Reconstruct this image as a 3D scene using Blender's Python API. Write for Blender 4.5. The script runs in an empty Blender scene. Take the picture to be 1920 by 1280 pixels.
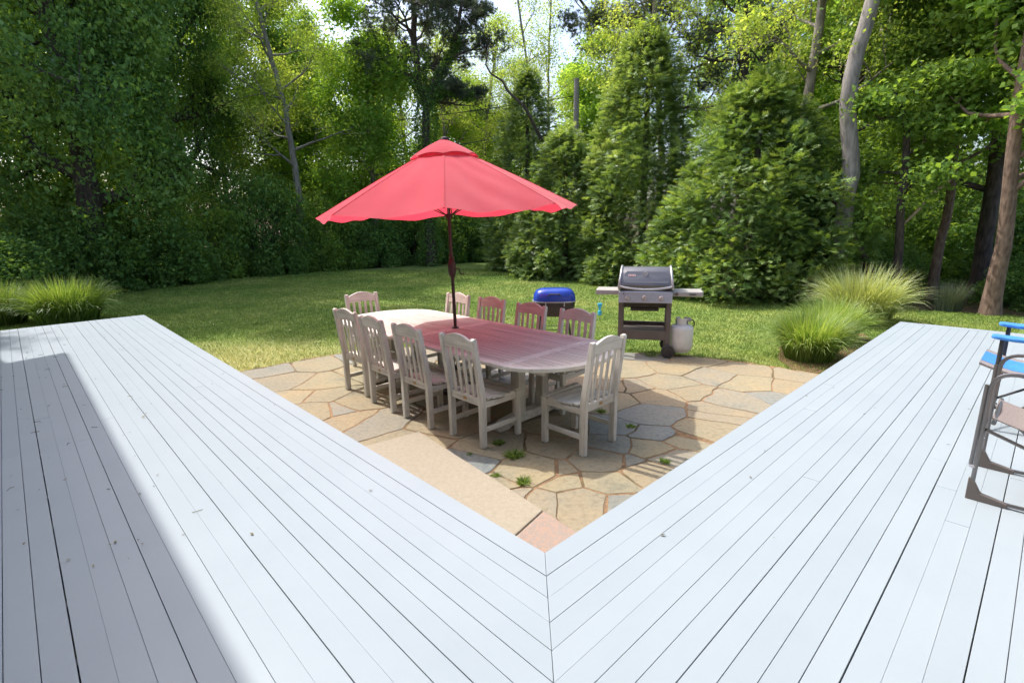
import bpy, bmesh, math, random
import numpy as np
from mathutils import Vector, Matrix

# ------------------------------------------------------------------ camera, world, sun, exposure
scene = bpy.context.scene
H = 1.95                      # camera above the patio
camd = bpy.data.cameras.new("camera")
cam = bpy.data.objects.new("camera", camd)
scene.collection.objects.link(cam)
camd.sensor_width = 36.0
camd.sensor_fit = 'HORIZONTAL'
camd.lens = 18.256
camd.clip_start = 0.05
camd.clip_end = 600
R3 = Matrix(((0.9998875, -0.0033680, -0.0146153), (0.0149983, 0.2245355, 0.9743505), (0.0, -0.9744601, 0.2245608))).transposed()
cam.matrix_world = Matrix.Translation((0, 0, H)) @ R3.to_4x4()
scene.camera = cam

SUN = Vector((-0.57, 0.40, 1.0)).normalized()      # towards the sun
sun_el = math.asin(SUN.z)
sun_az = math.atan2(SUN.x, SUN.y)                  # clockwise from +Y
world = bpy.data.worlds.new("World")
scene.world = world
world.use_nodes = True
wn = world.node_tree
sky = wn.nodes.new("ShaderNodeTexSky")
sky.sky_type = 'NISHITA'
sky.sun_disc = False
sky.sun_elevation = sun_el
sky.sun_rotation = sun_az
sky.altitude = 0
sky.air_density = 1.0
sky.dust_density = 5.0
sky.ozone_density = 3.0
bg = wn.nodes["Background"]
wn.links.new(sky.outputs[0], bg.inputs[0])
bg.inputs[1].default_value = 0.15
sl = bpy.data.lights.new("sun", 'SUN')
sl.energy = 2.0
sl.angle = math.radians(0.53)
sl.color = (1.0, 0.96, 0.90)
so = bpy.data.objects.new("sun", sl)
so.rotation_euler = SUN.to_track_quat('Z', 'Y').to_euler()
scene.collection.objects.link(so)
scene.view_settings.view_transform = 'Standard'
scene.view_settings.look = 'None'
scene.view_settings.gamma = 1.0
scene.view_settings.use_curve_mapping = False
scene.view_settings.exposure = 1.36

COL = scene.collection
rng = random.Random(7)
nr = np.random.default_rng(11)

# ------------------------------------------------------------------ materials
def hexlin(c):
    return tuple(c) + (1.0,)

def new_mat(name):
    m = bpy.data.materials.new(name)
    m.use_nodes = True
    nt = m.node_tree
    return m, nt, nt.nodes["Principled BSDF"]

def noise(nt, vec, scale, detail=4, rough=0.55, dist=0.0):
    n = nt.nodes.new("ShaderNodeTexNoise")
    n.inputs["Scale"].default_value = scale
    n.inputs["Detail"].default_value = detail
    n.inputs["Roughness"].default_value = rough
    n.inputs["Distortion"].default_value = dist
    nt.links.new(vec, n.inputs["Vector"])
    return n.outputs["Fac"]

def ramp(nt, fac, stops):
    r = nt.nodes.new("ShaderNodeValToRGB")
    els = r.color_ramp.elements
    while len(els) < len(stops):
        els.new(0.5)
    for e, (p, c) in zip(els, stops):
        e.position = p
        e.color = hexlin(c)
    nt.links.new(fac, r.inputs[0])
    return r.outputs["Color"]

def mixc(nt, fac, a, b, mode='MIX'):
    m = nt.nodes.new("ShaderNodeMix")
    m.data_type = 'RGBA'
    m.blend_type = mode
    for s, v in ((m.inputs[0], fac), (m.inputs[6], a), (m.inputs[7], b)):
        if hasattr(v, "is_linked") or isinstance(v, bpy.types.NodeSocket):
            nt.links.new(v, s)
        elif isinstance(v, (int, float)):
            s.default_value = v
        else:
            s.default_value = hexlin(v)
    return m.outputs[2]

def coords(nt, kind="Object", scale=(1, 1, 1), per_object=True):
    tc = nt.nodes.new("ShaderNodeTexCoord")
    mp = nt.nodes.new("ShaderNodeMapping")
    mp.inputs["Scale"].default_value = scale
    nt.links.new(tc.outputs[kind], mp.inputs["Vector"])
    if per_object:
        oi = nt.nodes.new("ShaderNodeObjectInfo")
        mul = nt.nodes.new("ShaderNodeMath"); mul.operation = 'MULTIPLY'; mul.inputs[1].default_value = 37.0
        nt.links.new(oi.outputs["Random"], mul.inputs[0])
        nt.links.new(mul.outputs[0], mp.inputs["Location"])
    return mp.outputs[0]

def bump(nt, bsdf, fac, strength, dist=0.01):
    b = nt.nodes.new("ShaderNodeBump")
    b.inputs["Strength"].default_value = strength
    b.inputs["Distance"].default_value = dist
    nt.links.new(fac, b.inputs["Height"])
    nt.links.new(b.outputs[0], bsdf.inputs["Normal"])

def worldpos(nt, scale=(1, 1, 1)):
    g = nt.nodes.new("ShaderNodeNewGeometry")
    mp = nt.nodes.new("ShaderNodeMapping")
    mp.inputs["Scale"].default_value = scale
    nt.links.new(g.outputs["Position"], mp.inputs["Vector"])
    return mp.outputs[0]

def simple(name, c1, c2=None, scale=8, rough=0.6, bmp=0.0, stretch=(1, 1, 1), metallic=0.0, spec=0.5, vary=0.0, detail=5, lo=.35, hi=.65):
    m, nt, b = new_mat(name)
    b.inputs["Roughness"].default_value = rough
    b.inputs["Metallic"].default_value = metallic
    b.inputs["Specular IOR Level"].default_value = spec
    if c2 is None:
        c2 = tuple(x * .85 for x in c1)
    v = coords(nt, scale=stretch)
    f = noise(nt, v, scale, detail)
    col = ramp(nt, f, [(lo, c1), (hi, c2)])
    if vary:
        oi = nt.nodes.new("ShaderNodeObjectInfo")
        hs = nt.nodes.new("ShaderNodeHueSaturation")
        mr = nt.nodes.new("ShaderNodeMapRange")
        mr.inputs[3].default_value = 1 - vary; mr.inputs[4].default_value = 1 + vary
        nt.links.new(oi.outputs["Random"], mr.inputs[0])
        nt.links.new(mr.outputs[0], hs.inputs["Value"])
        nt.links.new(col, hs.inputs["Color"])
        col = hs.outputs[0]
    nt.links.new(col, b.inputs["Base Color"])
    if bmp:
        f2 = noise(nt, v, scale * 5, 6)
        bump(nt, b, f2, bmp)
    return m

def leaf_mat(name, dark, mid, light, trans=0.35, patch=1.2, gloss=.07):
    m = bpy.data.materials.new(name); m.use_nodes = True
    nt = m.node_tree; nt.nodes.clear()
    out = nt.nodes.new("ShaderNodeOutputMaterial")
    at = nt.nodes.new("ShaderNodeAttribute"); at.attribute_name = "tint"
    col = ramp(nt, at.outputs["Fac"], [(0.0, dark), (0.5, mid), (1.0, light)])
    wp = worldpos(nt)
    f = noise(nt, wp, patch, 2)
    mr = nt.nodes.new("ShaderNodeMapRange")
    mr.inputs[1].default_value = .3; mr.inputs[2].default_value = .7
    mr.inputs[3].default_value = .78; mr.inputs[4].default_value = 1.25
    nt.links.new(f, mr.inputs[0])
    hs = nt.nodes.new("ShaderNodeHueSaturation")
    nt.links.new(mr.outputs[0], hs.inputs["Value"]); nt.links.new(col, hs.inputs["Color"])
    d = nt.nodes.new("ShaderNodeBsdfDiffuse"); nt.links.new(hs.outputs[0], d.inputs[0])
    t = nt.nodes.new("ShaderNodeBsdfTranslucent")
    tc = mixc(nt, 1.0, hs.outputs[0], (1.35, 1.25, .45), 'MULTIPLY')
    nt.links.new(tc, t.inputs[0])
    mx = nt.nodes.new("ShaderNodeMixShader"); mx.inputs[0].default_value = trans
    nt.links.new(d.outputs[0], mx.inputs[1]); nt.links.new(t.outputs[0], mx.inputs[2])
    g = nt.nodes.new("ShaderNodeBsdfGlossy"); g.inputs["Roughness"].default_value = .42
    g.inputs[0].default_value = (.8, .85, .8, 1)
    fr = nt.nodes.new("ShaderNodeFresnel"); fr.inputs[0].default_value = 1.3
    mu = nt.nodes.new("ShaderNodeMath"); mu.operation = 'MULTIPLY'; mu.inputs[1].default_value = gloss
    nt.links.new(fr.outputs[0], mu.inputs[0])
    m2 = nt.nodes.new("ShaderNodeMixShader")
    nt.links.new(mu.outputs[0], m2.inputs[0]); nt.links.new(mx.outputs[0], m2.inputs[1]); nt.links.new(g.outputs[0], m2.inputs[2])
    nt.links.new(m2.outputs[0], out.inputs[0])
    return m

MT = {}
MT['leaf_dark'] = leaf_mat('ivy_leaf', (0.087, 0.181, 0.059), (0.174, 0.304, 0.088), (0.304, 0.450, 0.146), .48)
MT['leaf_mid'] = leaf_mat('woodland_leaf', (0.134, 0.232, 0.060), (0.232, 0.366, 0.087), (0.378, 0.512, 0.133), .55)
MT['leaf_bright'] = leaf_mat('spring_leaf', (0.171, 0.305, 0.060), (0.293, 0.464, 0.097), (0.464, 0.610, 0.170), .58)
MT['leaf_locust'] = leaf_mat('locust_leaf', (0.232, 0.329, 0.078), (0.378, 0.488, 0.133), (0.549, 0.620, 0.261), .55)
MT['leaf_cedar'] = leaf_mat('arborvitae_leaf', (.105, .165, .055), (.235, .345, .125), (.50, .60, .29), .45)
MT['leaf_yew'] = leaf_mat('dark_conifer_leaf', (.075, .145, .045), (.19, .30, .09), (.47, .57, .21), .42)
MT['needle'] = leaf_mat('pine_needle', (0.061, 0.091, 0.060), (0.116, 0.146, 0.106), (0.207, 0.232, 0.151), .2)
MT['blossom'] = leaf_mat('locust_blossom', (.45, .46, .33), (.55, .55, .42), (.7, .7, .55), .35)
MT['blade'] = leaf_mat('ornamental_grass_blade', (.10, .175, .04), (.195, .305, .07), (.38, .47, .17), .4)
MT['blade_pale'] = leaf_mat('pale_grass_blade', (.20, .26, .09), (.34, .40, .17), (.55, .6, .35), .4)
MT['bark'] = simple('grey_bark', (.16, .14, .115), (.32, .28, .235), 5, .95, .9, (3, 3, .7))
MT['bark_pale'] = simple('pale_bark', (.15, .135, .12), (.30, .27, .24), 5, .95, .9, (3, 3, .6))
MT['bark_dark'] = simple('dark_bark', (.045, .035, .03), (.12, .09, .075), 6, .95, .9, (3, 3, .7))
MT['bark_red'] = simple('reddish_bark', (.11, .07, .05), (.25, .17, .125), 7, .95, .9, (3, 3, .8))
MT['wood_raw'] = simple('bare_wood', (.38, .28, .19), (.5, .38, .26), 6, .8, .3, (1, 1, 4))

def ground_mat():
    m, nt, b = new_mat('forest_floor')
    v = worldpos(nt)
    f = noise(nt, v, .9, 6, .65); f2 = noise(nt, v, 9, 6, .7)
    c = ramp(nt, f, [(.35, (.06, .045, .028)), (.5, (.10, .075, .045)), (.62, (.05, .075, .02)), (.75, (.14, .1, .06))])
    c2 = ramp(nt, f2, [(.35, (.5, .5, .5)), (.7, (1.3, 1.25, 1.1))])
    nt.links.new(mixc(nt, 1.0, c, c2, 'MULTIPLY'), b.inputs["Base Color"])
    b.inputs["Roughness"].default_value = .95
    b.inputs["Specular IOR Level"].default_value = .1
    bump(nt, b, f2, .8, .04)
    return m
MT['floor'] = ground_mat()

def lawn_col(nt):
    v = worldpos(nt)
    f = noise(nt, v, .45, 5, .6)
    f2 = noise(nt, v, 3.2, 5, .7)
    c = ramp(nt, f, [(.3, (.14, .22, .06)), (.5, (.215, .28, .085)), (.68, (.30, .33, .12))])
    c2 = ramp(nt, f2, [(.3, (.62, .68, .6)), (.55, (1.0, 1.0, 1.0)), (.75, (1.3, 1.2, 1.1))])
    g = mixc(nt, 1.0, c, c2, 'MULTIPLY')
    # thin dry turf beside the patio and the left wing of the deck
    sx = nt.nodes.new("ShaderNodeSeparateXYZ"); nt.links.new(v, sx.inputs[0])
    dd = nt.nodes.new("ShaderNodeVectorMath"); dd.operation = 'DISTANCE'; dd.inputs[1].default_value = (-4.3, 6.9, 0)
    nt.links.new(v, dd.inputs[0])
    n3 = noise(nt, v, 1.6, 5, .7)
    s = nt.nodes.new("ShaderNodeMath"); s.operation = 'MULTIPLY_ADD'; s.inputs[1].default_value = 2.6
    nt.links.new(n3, s.inputs[0]); nt.links.new(dd.outputs["Value"], s.inputs[2])
    mr = nt.nodes.new("ShaderNodeMapRange"); mr.inputs[1].default_value = 2.2; mr.inputs[2].default_value = 3.7
    mr.inputs[3].default_value = .75; mr.inputs[4].default_value = 0
    nt.links.new(s.outputs[0], mr.inputs[0])
    return mixc(nt, mr.outputs[0], g, (.46, .42, .19)), f2, v

def lawn_mat():
    m, nt, b = new_mat('lawn_grass_green')
    c, f2, v = lawn_col(nt)
    f3 = noise(nt, v, 60, 4, .7)
    c3 = ramp(nt, f3, [(.3, (.55, .55, .5)), (.7, (1.3, 1.3, 1.2))])
    nt.links.new(mixc(nt, 1.0, c, c3, 'MULTIPLY'), b.inputs["Base Color"])
    b.inputs["Roughness"].default_value = .9
    b.inputs["Specular IOR Level"].default_value = .1
    bump(nt, b, f3, .7, .03)
    return m
MT['lawn'] = lawn_mat()

def blade_mat():
    m = bpy.data.materials.new('lawn_blade'); m.use_nodes = True
    nt = m.node_tree; nt.nodes.clear()
    out = nt.nodes.new("ShaderNodeOutputMaterial")
    c, f2, v = lawn_col(nt)
    at = nt.nodes.new("ShaderNodeAttribute"); at.attribute_name = "tint"
    c2 = ramp(nt, at.outputs["Fac"], [(0, (.8, .95, .7)), (.6, (1.25, 1.3, 1.1)), (1, (1.9, 1.75, 1.4))])
    col = mixc(nt, 1.0, c, c2, 'MULTIPLY')
    d = nt.nodes.new("ShaderNodeBsdfDiffuse"); nt.links.new(col, d.inputs[0])
    t = nt.nodes.new("ShaderNodeBsdfTranslucent"); nt.links.new(col, t.inputs[0])
    mx = nt.nodes.new("ShaderNodeMixShader"); mx.inputs[0].default_value = .35
    nt.links.new(d.outputs[0], mx.inputs[1]); nt.links.new(t.outputs[0], mx.inputs[2]); nt.links.new(mx.outputs[0], out.inputs[0])
    return m
MT['lawnblade'] = blade_mat()

def stone_mat():
    m, nt, b = new_mat('flagstone')
    v = worldpos(nt)
    oi = nt.nodes.new("ShaderNodeObjectInfo")
    base = ramp(nt, oi.outputs["Random"], [(0, (.275, .235, .155)), (.25, (.305, .265, .17)), (.45, (.27, .24, .17)), (.6, (.30, .248, .16)), (.78, (.265, .245, .19)), (.92, (.24, .24, .205)), (1, (.205, .22, .205))])
    f = noise(nt, v, 2.2, 7, .65, .6)
    c = ramp(nt, f, [(.28, (.68, .74, .82)), (.42, (.95, .96, .98)), (.6, (1.05, 1, .95)), (.75, (1.22, 1.08, .9))])
    f2 = noise(nt, v, 22, 6, .7)
    c2 = ramp(nt, f2, [(.3, (.72, .71, .69)), (.5, (.98, .98, .98)), (.68, (1.1, 1.09, 1.07))])
    col = mixc(nt, 1.0, mixc(nt, 1.0, base, c, 'MULTIPLY'), c2, 'MULTIPLY')
    nt.links.new(col, b.inputs["Base Color"])
    b.inputs["Roughness"].default_value = .82
    b.inputs["Specular IOR Level"].default_value = .25
    bump(nt, b, f2, .55, .012)
    return m
MT['stone'] = stone_mat()

def bed_mat():
    m, nt, b = new_mat('sandy_joint')
    v = worldpos(nt)
    f = noise(nt, v, 1.3, 5, .65); f2 = noise(nt, v, 30, 6, .8)
    c = ramp(nt, f, [(.34, (.06, .055, .025)), (.43, (.16, .12, .06)), (.52, (.32, .20, .11)), (.7, (.40, .26, .15))])
    c2 = ramp(nt, f2, [(.3, (.5, .5, .45)), (.65, (1.2, 1.15, 1.1))])
    nt.links.new(mixc(nt, 1.0, c, c2, 'MULTIPLY'), b.inputs["Base Color"])
    b.inputs["Roughness"].default_value = .95
    bump(nt, b, f2, 1.0, .02)
    return m
MT['bed'] = bed_mat()

def deck_mat():
    m, nt, b = new_mat('deck_paint')
    v = coords(nt, scale=(1, 1, 1))
    wp = worldpos(nt)
    f = noise(nt, wp, 2.0, 5, .6); f2 = noise(nt, wp, 45, 5, .7)
    oi = nt.nodes.new("ShaderNodeObjectInfo")
    b0 = ramp(nt, oi.outputs["Random"], [(0, (.278, .322, .352)), (1, (.294, .337, .367))])
    c = ramp(nt, f, [(.3, (.95, .955, .96)), (.6, (1, 1, 1))])
    c2 = ramp(nt, f2, [(.22, (.86, .85, .83)), (.34, (1, 1, 1))])
    nt.links.new(mixc(nt, 1.0, mixc(nt, 1.0, b0, c, 'MULTIPLY'), c2, 'MULTIPLY'), b.inputs["Base Color"])
    b.inputs["Roughness"].default_value = .5
    b.inputs["Specular IOR Level"].default_value = .35
    bump(nt, b, f2, .08, .004)
    return m
MT['deck'] = deck_mat()
MT['joist'] = simple('painted_joist', (.29, .33, .37), (.2, .23, .26), 4, .7)

def teak(name, axis):
    st = {'x': (1.2, 14, 14), 'y': (14, 1.2, 14), 'z': (14, 14, 1.2)}[axis]
    m, nt, b = new_mat(name)
    v = coords(nt, scale=st)
    f = noise(nt, v, 2.2, 8, .7)
    v2 = coords(nt); f2 = noise(nt, v2, 4, 4, .6)
    c = ramp(nt, f, [(.3, (.42, .405, .36)), (.5, (.585, .57, .52)), (.7, (.67, .655, .605))])
    c2 = ramp(nt, f2, [(.3, (.86, .84, .82)), (.6, (1.05, 1.05, 1.04))])
    nt.links.new(mixc(nt, 1.0, c, c2, 'MULTIPLY'), b.inputs["Base Color"])
    b.inputs["Roughness"].default_value = .75
    b.inputs["Specular IOR Level"].default_value = .25
    bump(nt, b, f, .35, .003)
    return m
MT['teak_x'] = teak('weathered_teak_crosswise', 'x')
MT['teak_y'] = teak('weathered_teak_lengthwise', 'y')
MT['teak_z'] = teak('weathered_teak_upright', 'z')
MT['brass'] = simple('brass_plaque', (.5, .33, .14), (.3, .2, .1), 60, .45, 0, metallic=.6)

def canopy_mat():
    m = bpy.data.materials.new('red_canvas'); m.use_nodes = True
    nt = m.node_tree; nt.nodes.clear()
    out = nt.nodes.new("ShaderNodeOutputMaterial")
    v = coords(nt)
    f = noise(nt, v, 2.5, 6, .65); f2 = noise(nt, v, 18, 5, .7)
    col = ramp(nt, f, [(.3, (.72, .085, .12)), (.7, (.80, .12, .16))])
    sp = ramp(nt, f2, [(.2, (1, 1.25, 1.25)), (.32, (1, 1, 1))])
    col = mixc(nt, 1.0, col, sp, 'MULTIPLY')
    d = nt.nodes.new("ShaderNodeBsdfDiffuse"); nt.links.new(col, d.inputs[0])
    t = nt.nodes.new("ShaderNodeBsdfTranslucent"); t.inputs[0].default_value = (.95, .06, .11, 1)
    mx = nt.nodes.new("ShaderNodeMixShader"); mx.inputs[0].default_value = .5
    nt.links.new(d.outputs[0], mx.inputs[1]); nt.links.new(t.outputs[0], mx.inputs[2])
    sh = nt.nodes.new("ShaderNodeBsdfSheen"); sh.inputs[0].default_value = (1, .75, .75, 1)
    try: sh.inputs["Roughness"].default_value = .6
    except Exception: pass
    ad = nt.nodes.new("ShaderNodeMixShader"); ad.inputs[0].default_value = .22
    nt.links.new(mx.outputs[0], ad.inputs[1]); nt.links.new(sh.outputs[0], ad.inputs[2])
    w = noise(nt, coords(nt, scale=(250, 250, 250)), 1, 2)
    bp = nt.nodes.new("ShaderNodeBump"); bp.inputs["Strength"].default_value = .3; bp.inputs["Distance"].default_value = .03
    nt.links.new(f, bp.inputs["Height"])
    nt.links.new(bp.outputs[0], d.inputs["Normal"])
    nt.links.new(ad.outputs[0], out.inputs[0])
    return m
MT['canvas'] = canopy_mat()
MT['bronze'] = simple('dark_bronze_metal', (.045, .03, .028), (.06, .04, .035), 20, .4, 0, metallic=.5)
MT['black'] = simple('black_plastic', (.025, .025, .027), (.04, .04, .04), 20, .45)
MT['matte_black'] = simple('matt_black_steel', (.03, .027, .025), (.05, .045, .04), 10, .6)
MT['grill_frame'] = simple('brown_grey_grill_frame', (.10, .085, .08), (.13, .11, .10), 6, .45)
MT['lid'] = simple('grey_enamel_lid', (.13, .13, .14), (.15, .15, .16), 4, .28, 0, metallic=.3)
MT['lid_trim'] = simple('light_grey_cast_trim', (.32, .32, .33), (.4, .4, .41), 8, .4, 0, metallic=.5)
MT['steel'] = simple('brushed_steel', (.55, .56, .6), (.48, .48, .52), 3, .38, 0, (1, 30, 30), metallic=.75)
MT['shelf'] = simple('grey_shelf_paint', (.33, .31, .29), (.38, .36, .34), 5, .5)
MT['knob'] = simple('pinkish_grey_knob', (.42, .37, .35), (.36, .32, .3), 5, .4)
MT['white_paint'] = simple('white_tank_paint', (.72, .72, .68), (.62, .62, .57), 6, .35)
MT['blue'] = simple('blue_enamel', (.02, .055, .36), (.025, .07, .42), 4, .18, 0)
MT['cyan'] = simple('bright_blue_plastic', (.03, .45, .75), (.05, .55, .8), 5, .3)
MT['granite'] = simple('tan_sandstone', (.305, .262, .19), (.345, .30, .225), 38, .9, .5, detail=9)
MT['rough_granite'] = simple('pink_granite', (.44, .30, .225), (.36, .29, .24), 45, .9, 1.0, lo=.42, hi=.56)
MT['tube'] = simple('grey_aluminium_tube', (.17, .165, .165), (.22, .21, .21), 5, .32, 0, metallic=.8)
MT['sling'] = simple('grey_brown_sling', (.2, .165, .155), (.27, .225, .21), 120, .8, .2)
MT['bluefab'] = simple('bright_blue_fabric', (.04, .2, .55), (.05, .24, .62), 40, .7, .1)
MT['greyfab'] = simple('grey_fabric', (.22, .19, .18), (.28, .25, .24), 60, .8, .1)
MT['shingle'] = simple('cedar_shingle', (.3, .27, .24), (.42, .38, .33), 6, .85, .4, (1, 1, 6))
MT['pole_wood'] = simple('weathered_pole', (.3, .27, .24), (.42, .38, .34), 4, .9, .3, (6, 6, .6))
MT['litter'] = simple('dry_litter', (.04, .035, .02), (.22, .19, .04), 3, .9)
MT['mulch'] = simple('bark_mulch', (.12, .06, .035), (.25, .14, .08), 30, .95, 1)

# ------------------------------------------------------------------ objects
def tag(o, label=None, cat=None, group=None, kind=None):
    if label: o['label'] = label
    if cat: o['category'] = cat
    if group: o['group'] = group
    if kind: o['kind'] = kind
    return o

def thing(name, label, cat, loc=(0, 0, 0), rotz=0.0, group=None, kind=None):
    o = bpy.data.objects.new(name, None)
    COL.objects.link(o)
    o.location = loc
    o.rotation_euler = (0, 0, rotz)
    return tag(o, label, cat, group, kind)

def link_mesh(name, me, parent=None, loc=None):
    o = bpy.data.objects.new(name, me)
    COL.objects.link(o)
    if parent: o.parent = parent
    if loc is not None: o.location = loc
    return o

def raw(name, verts, faces, mat, parent=None, smooth=False):
    me = bpy.data.meshes.new(name)
    me.from_pydata([tuple(map(float, v)) for v in verts], [], faces)
    me.materials.append(mat)
    if smooth: me.polygons.foreach_set("use_smooth", [True] * len(me.polygons))
    me.update()
    return link_mesh(name, me, parent)

class MB:
    def __init__(s): s.v = []; s.f = []
    def add(s, v, f):
        b = len(s.v); s.v += [Vector(x) for x in v]; s.f += [[i + b for i in q] for q in f]; return s
    def box(s, x0, x1, y0, y1, z0, z1, mtx=None):
        v = [(x0, y0, z0), (x1, y0, z0), (x1, y1, z0), (x0, y1, z0), (x0, y0, z1), (x1, y0, z1), (x1, y1, z1), (x0, y1, z1)]
        if mtx: v = [mtx @ Vector(p) for p in v]
        return s.add(v, [(0, 3, 2, 1), (4, 5, 6, 7), (0, 1, 5, 4), (1, 2, 6, 5), (2, 3, 7, 6), (3, 0, 4, 7)])
    def prism(s, poly, z0, z1, fn=None):
        n = len(poly)
        fn = fn or (lambda a, b, c: (a, b, c))
        v = [fn(a, b, z0) for a, b in poly] + [fn(a, b, z1) for a, b in poly]
        f = [list(range(n))[::-1], list(range(n, 2 * n))] + [(i, (i + 1) % n, n + (i + 1) % n, n + i) for i in range(n)]
        return s.add(v, f)
    def tube(s, pts, rad, k=8, caps=True):
        pts = [Vector(p) for p in pts]
        if not isinstance(rad, (list, tuple)): rad = [rad] * len(pts)
        v = []; f = []
        prev = None
        for i, p in enumerate(pts):
            t = (pts[min(i + 1, len(pts) - 1)] - pts[max(i - 1, 0)])
            if t.length < 1e-9: t = Vector((0, 0, 1))
            t.normalize()
            if prev is None:
                a = Vector((1, 0, 0)) if abs(t.x) < .8 else Vector((0, 1, 0))
                u = t.cross(a).normalized()
            else:
                u = (prev - t * prev.dot(t))
                u = u.normalized() if u.length > 1e-6 else t.orthogonal().normalized()
            prev = u
            w = t.cross(u)
            for j in range(k):
                an = 2 * math.pi * j / k
                v.append(p + (u * math.cos(an) + w * math.sin(an)) * rad[i])
        for i in range(len(pts) - 1):
            for j in range(k):
                a = i * k + j; b = i * k + (j + 1) % k
                f.append((a, b, b + k, a + k))
        if caps:
            f.append(list(range(k))[::-1]); f.append([(len(pts) - 1) * k + j for j in range(k)])
        return s.add(v, f)
    def lathe(s, prof, k=20, at=(0, 0, 0)):
        v = []; f = []
        for r, z in prof:
            for j in range(k):
                an = 2 * math.pi * j / k
                v.append((at[0] + r * math.cos(an), at[1] + r * math.sin(an), at[2] + z))
        for i in range(len(prof) - 1):
            for j in range(k):
                a = i * k + j; b = i * k + (j + 1) % k
                f.append((a, b, b + k, a + k))
        f.append(list(range(k))[::-1]); f.append([(len(prof) - 1) * k + j for j in range(k)])
        return s.add(v, f)
    def build(s, name, mat, parent=None, bevel=0.0, smooth=False, seg=1):
        bm = bmesh.new()
        vs = [bm.verts.new(p) for p in s.v]
        for q in s.f:
            try: bm.faces.new([vs[i] for i in q])
            except ValueError: pass
        bmesh.ops.recalc_face_normals(bm, faces=bm.faces)
        if bevel:
            es = [e for e in bm.edges if e.is_manifold and e.calc_face_angle(0) > .5]
            bmesh.ops.bevel(bm, geom=es, offset=bevel, segments=seg, affect='EDGES', profile=.5, clamp_overlap=True)
        me = bpy.data.meshes.new(name)
        bm.to_mesh(me); bm.free()
        me.materials.append(mat)
        if smooth:
            me.polygons.foreach_set("use_smooth", [True] * len(me.polygons))
            try: me.set_sharp_from_angle(angle=math.radians(40))
            except Exception: pass
        me.update()
        return link_mesh(name, me, parent)

def children_of(o): return KIDS.get(o.name, [])
def copy_tree(o, parent=None):
    c = o.copy(); COL.objects.link(c)
    if parent is not None: c.parent = parent
    for ch in list(o.children): copy_tree(ch, c)
    return c

# ------------------------------------------------------------------ plane geometry of the place
Ld = Vector((-0.69160, 0.72228)); Rd = Vector((0.72228, 0.69160))      # directions of the two deck wings
NL = Vector((-0.72228, -0.69160)); NR = Vector((0.69160, -0.72228))    # away from the patio
C0 = Vector((0.137, 2.102))                                            # inside corner of the deck
DZ = 0.45
def dl(u, off): p = C0 + Ld * u + NL * off; return (p.x, p.y)
def dr(u, off): p = C0 + Rd * u + NR * off; return (p.x, p.y)
UL, UR = 9.57, 7.67
PITCH = 0.0948

# ------------------------------------------------------------------ ground and lawn
gv = []; gf = []
S = 300; n = 24
xs = [-S, -120, -60, -40, -30, -24, -18, -12, -6, 0, 6, 12, 18, 24, 30, 40, 60, 120, S]
ys = [-S, -60, -20, -6, 0, 6, 12, 18, 24, 30, 36, 44, 60, 120, S]
for y in ys:
    for x in xs:
        gv.append((x, y, -.10 + (.0 if max(abs(x), abs(y)) < 15 else .25 * math.sin(x * .21) * math.cos(y * .17) - .2)))
for j in range(len(ys) - 1):
    for i in range(len(xs) - 1):
        a = j * len(xs) + i
        gf.append((a, a + 1, a + 1 + len(xs), a + len(xs)))
tag(raw('ground', gv, gf, MT['floor'], smooth=True), kind='structure')

LAWN = [(-7.5, -8), (7.5, -8), (13.5, 2), (12.2, 6.5), (10.4, 9.8), (8.3, 11.2), (6.9, 11.7), (6.0, 12.8), (4.9, 14.0), (3.6, 16.0), (1.6, 18.6), (.4, 22.5), (-.6, 27.5), (-4.9, 24.6), (-7.7, 22.8), (-10.3, 20.5), (-12.6, 15.9), (-13.2, 11), (-11.5, 4)]
rl = random.Random(5)
lp = []
for i in range(len(LAWN)):
    a = Vector(LAWN[i]); b = Vector(LAWN[(i + 1) % len(LAWN)])
    k = max(1, int((b - a).length / .6))
    for j in range(k):
        p = a.lerp(b, j / k); lp.append((p.x + rl.uniform(-.12, .12), p.y + rl.uniform(-.12, .12)))
tag(MB().prism(lp, -.14, -.02).build('lawn', MT['lawn']), kind='structure')

# patio bed and flagstones
PATIO = [dl(6.3, -.02), (-3.73, 6.86), (-3.37, 7.19), (-2.76, 7.72), (-1.9, 8.12), (-.9, 8.28), (.2, 8.1), (1.1, 7.8), (1.63, 7.62), (2.2, 7.5), (2.8, 7.22), (3.44, 6.78), (3.95, 6.3), dr(6.0, -.02), dr(5.2, .4), dr(0, .4), dl(0, .4), dl(5.2, .4)]
# bed follows the same outline with a ragged edge
bp = []
for i in range(len(PATIO)):
    a = Vector(PATIO[i]); b = Vector(PATIO[(i + 1) % len(PATIO)])
    k = max(1, int((b - a).length / .12))
    for j in range(k):
        p = a.lerp(b, j / k); q = p - Vector((0, 5)); q.normalize()
        w = rl.uniform(.0, .10); bp.append((p.x + q.x * w, p.y + q.y * w))
patio = MB().prism(bp, -.05, -.0035).build('patio', MT['bed'])
tag(patio, kind='structure')

def inpoly(x, y, P):
    c = False; j = len(P) - 1
    for i in range(len(P)):
        if (P[i][1] > y) != (P[j][1] > y) and x < (P[j][0] - P[i][0]) * (y - P[i][1]) / (P[j][1] - P[i][1]) + P[i][0]: c = not c
        j = i
    return c

def at0(px, py, z=0.0):
    d = R3 @ Vector((px - 960, -(py - 640), -973.65))
    t = (z - H) / d.z
    return (d.x * t, d.y * t)

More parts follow.
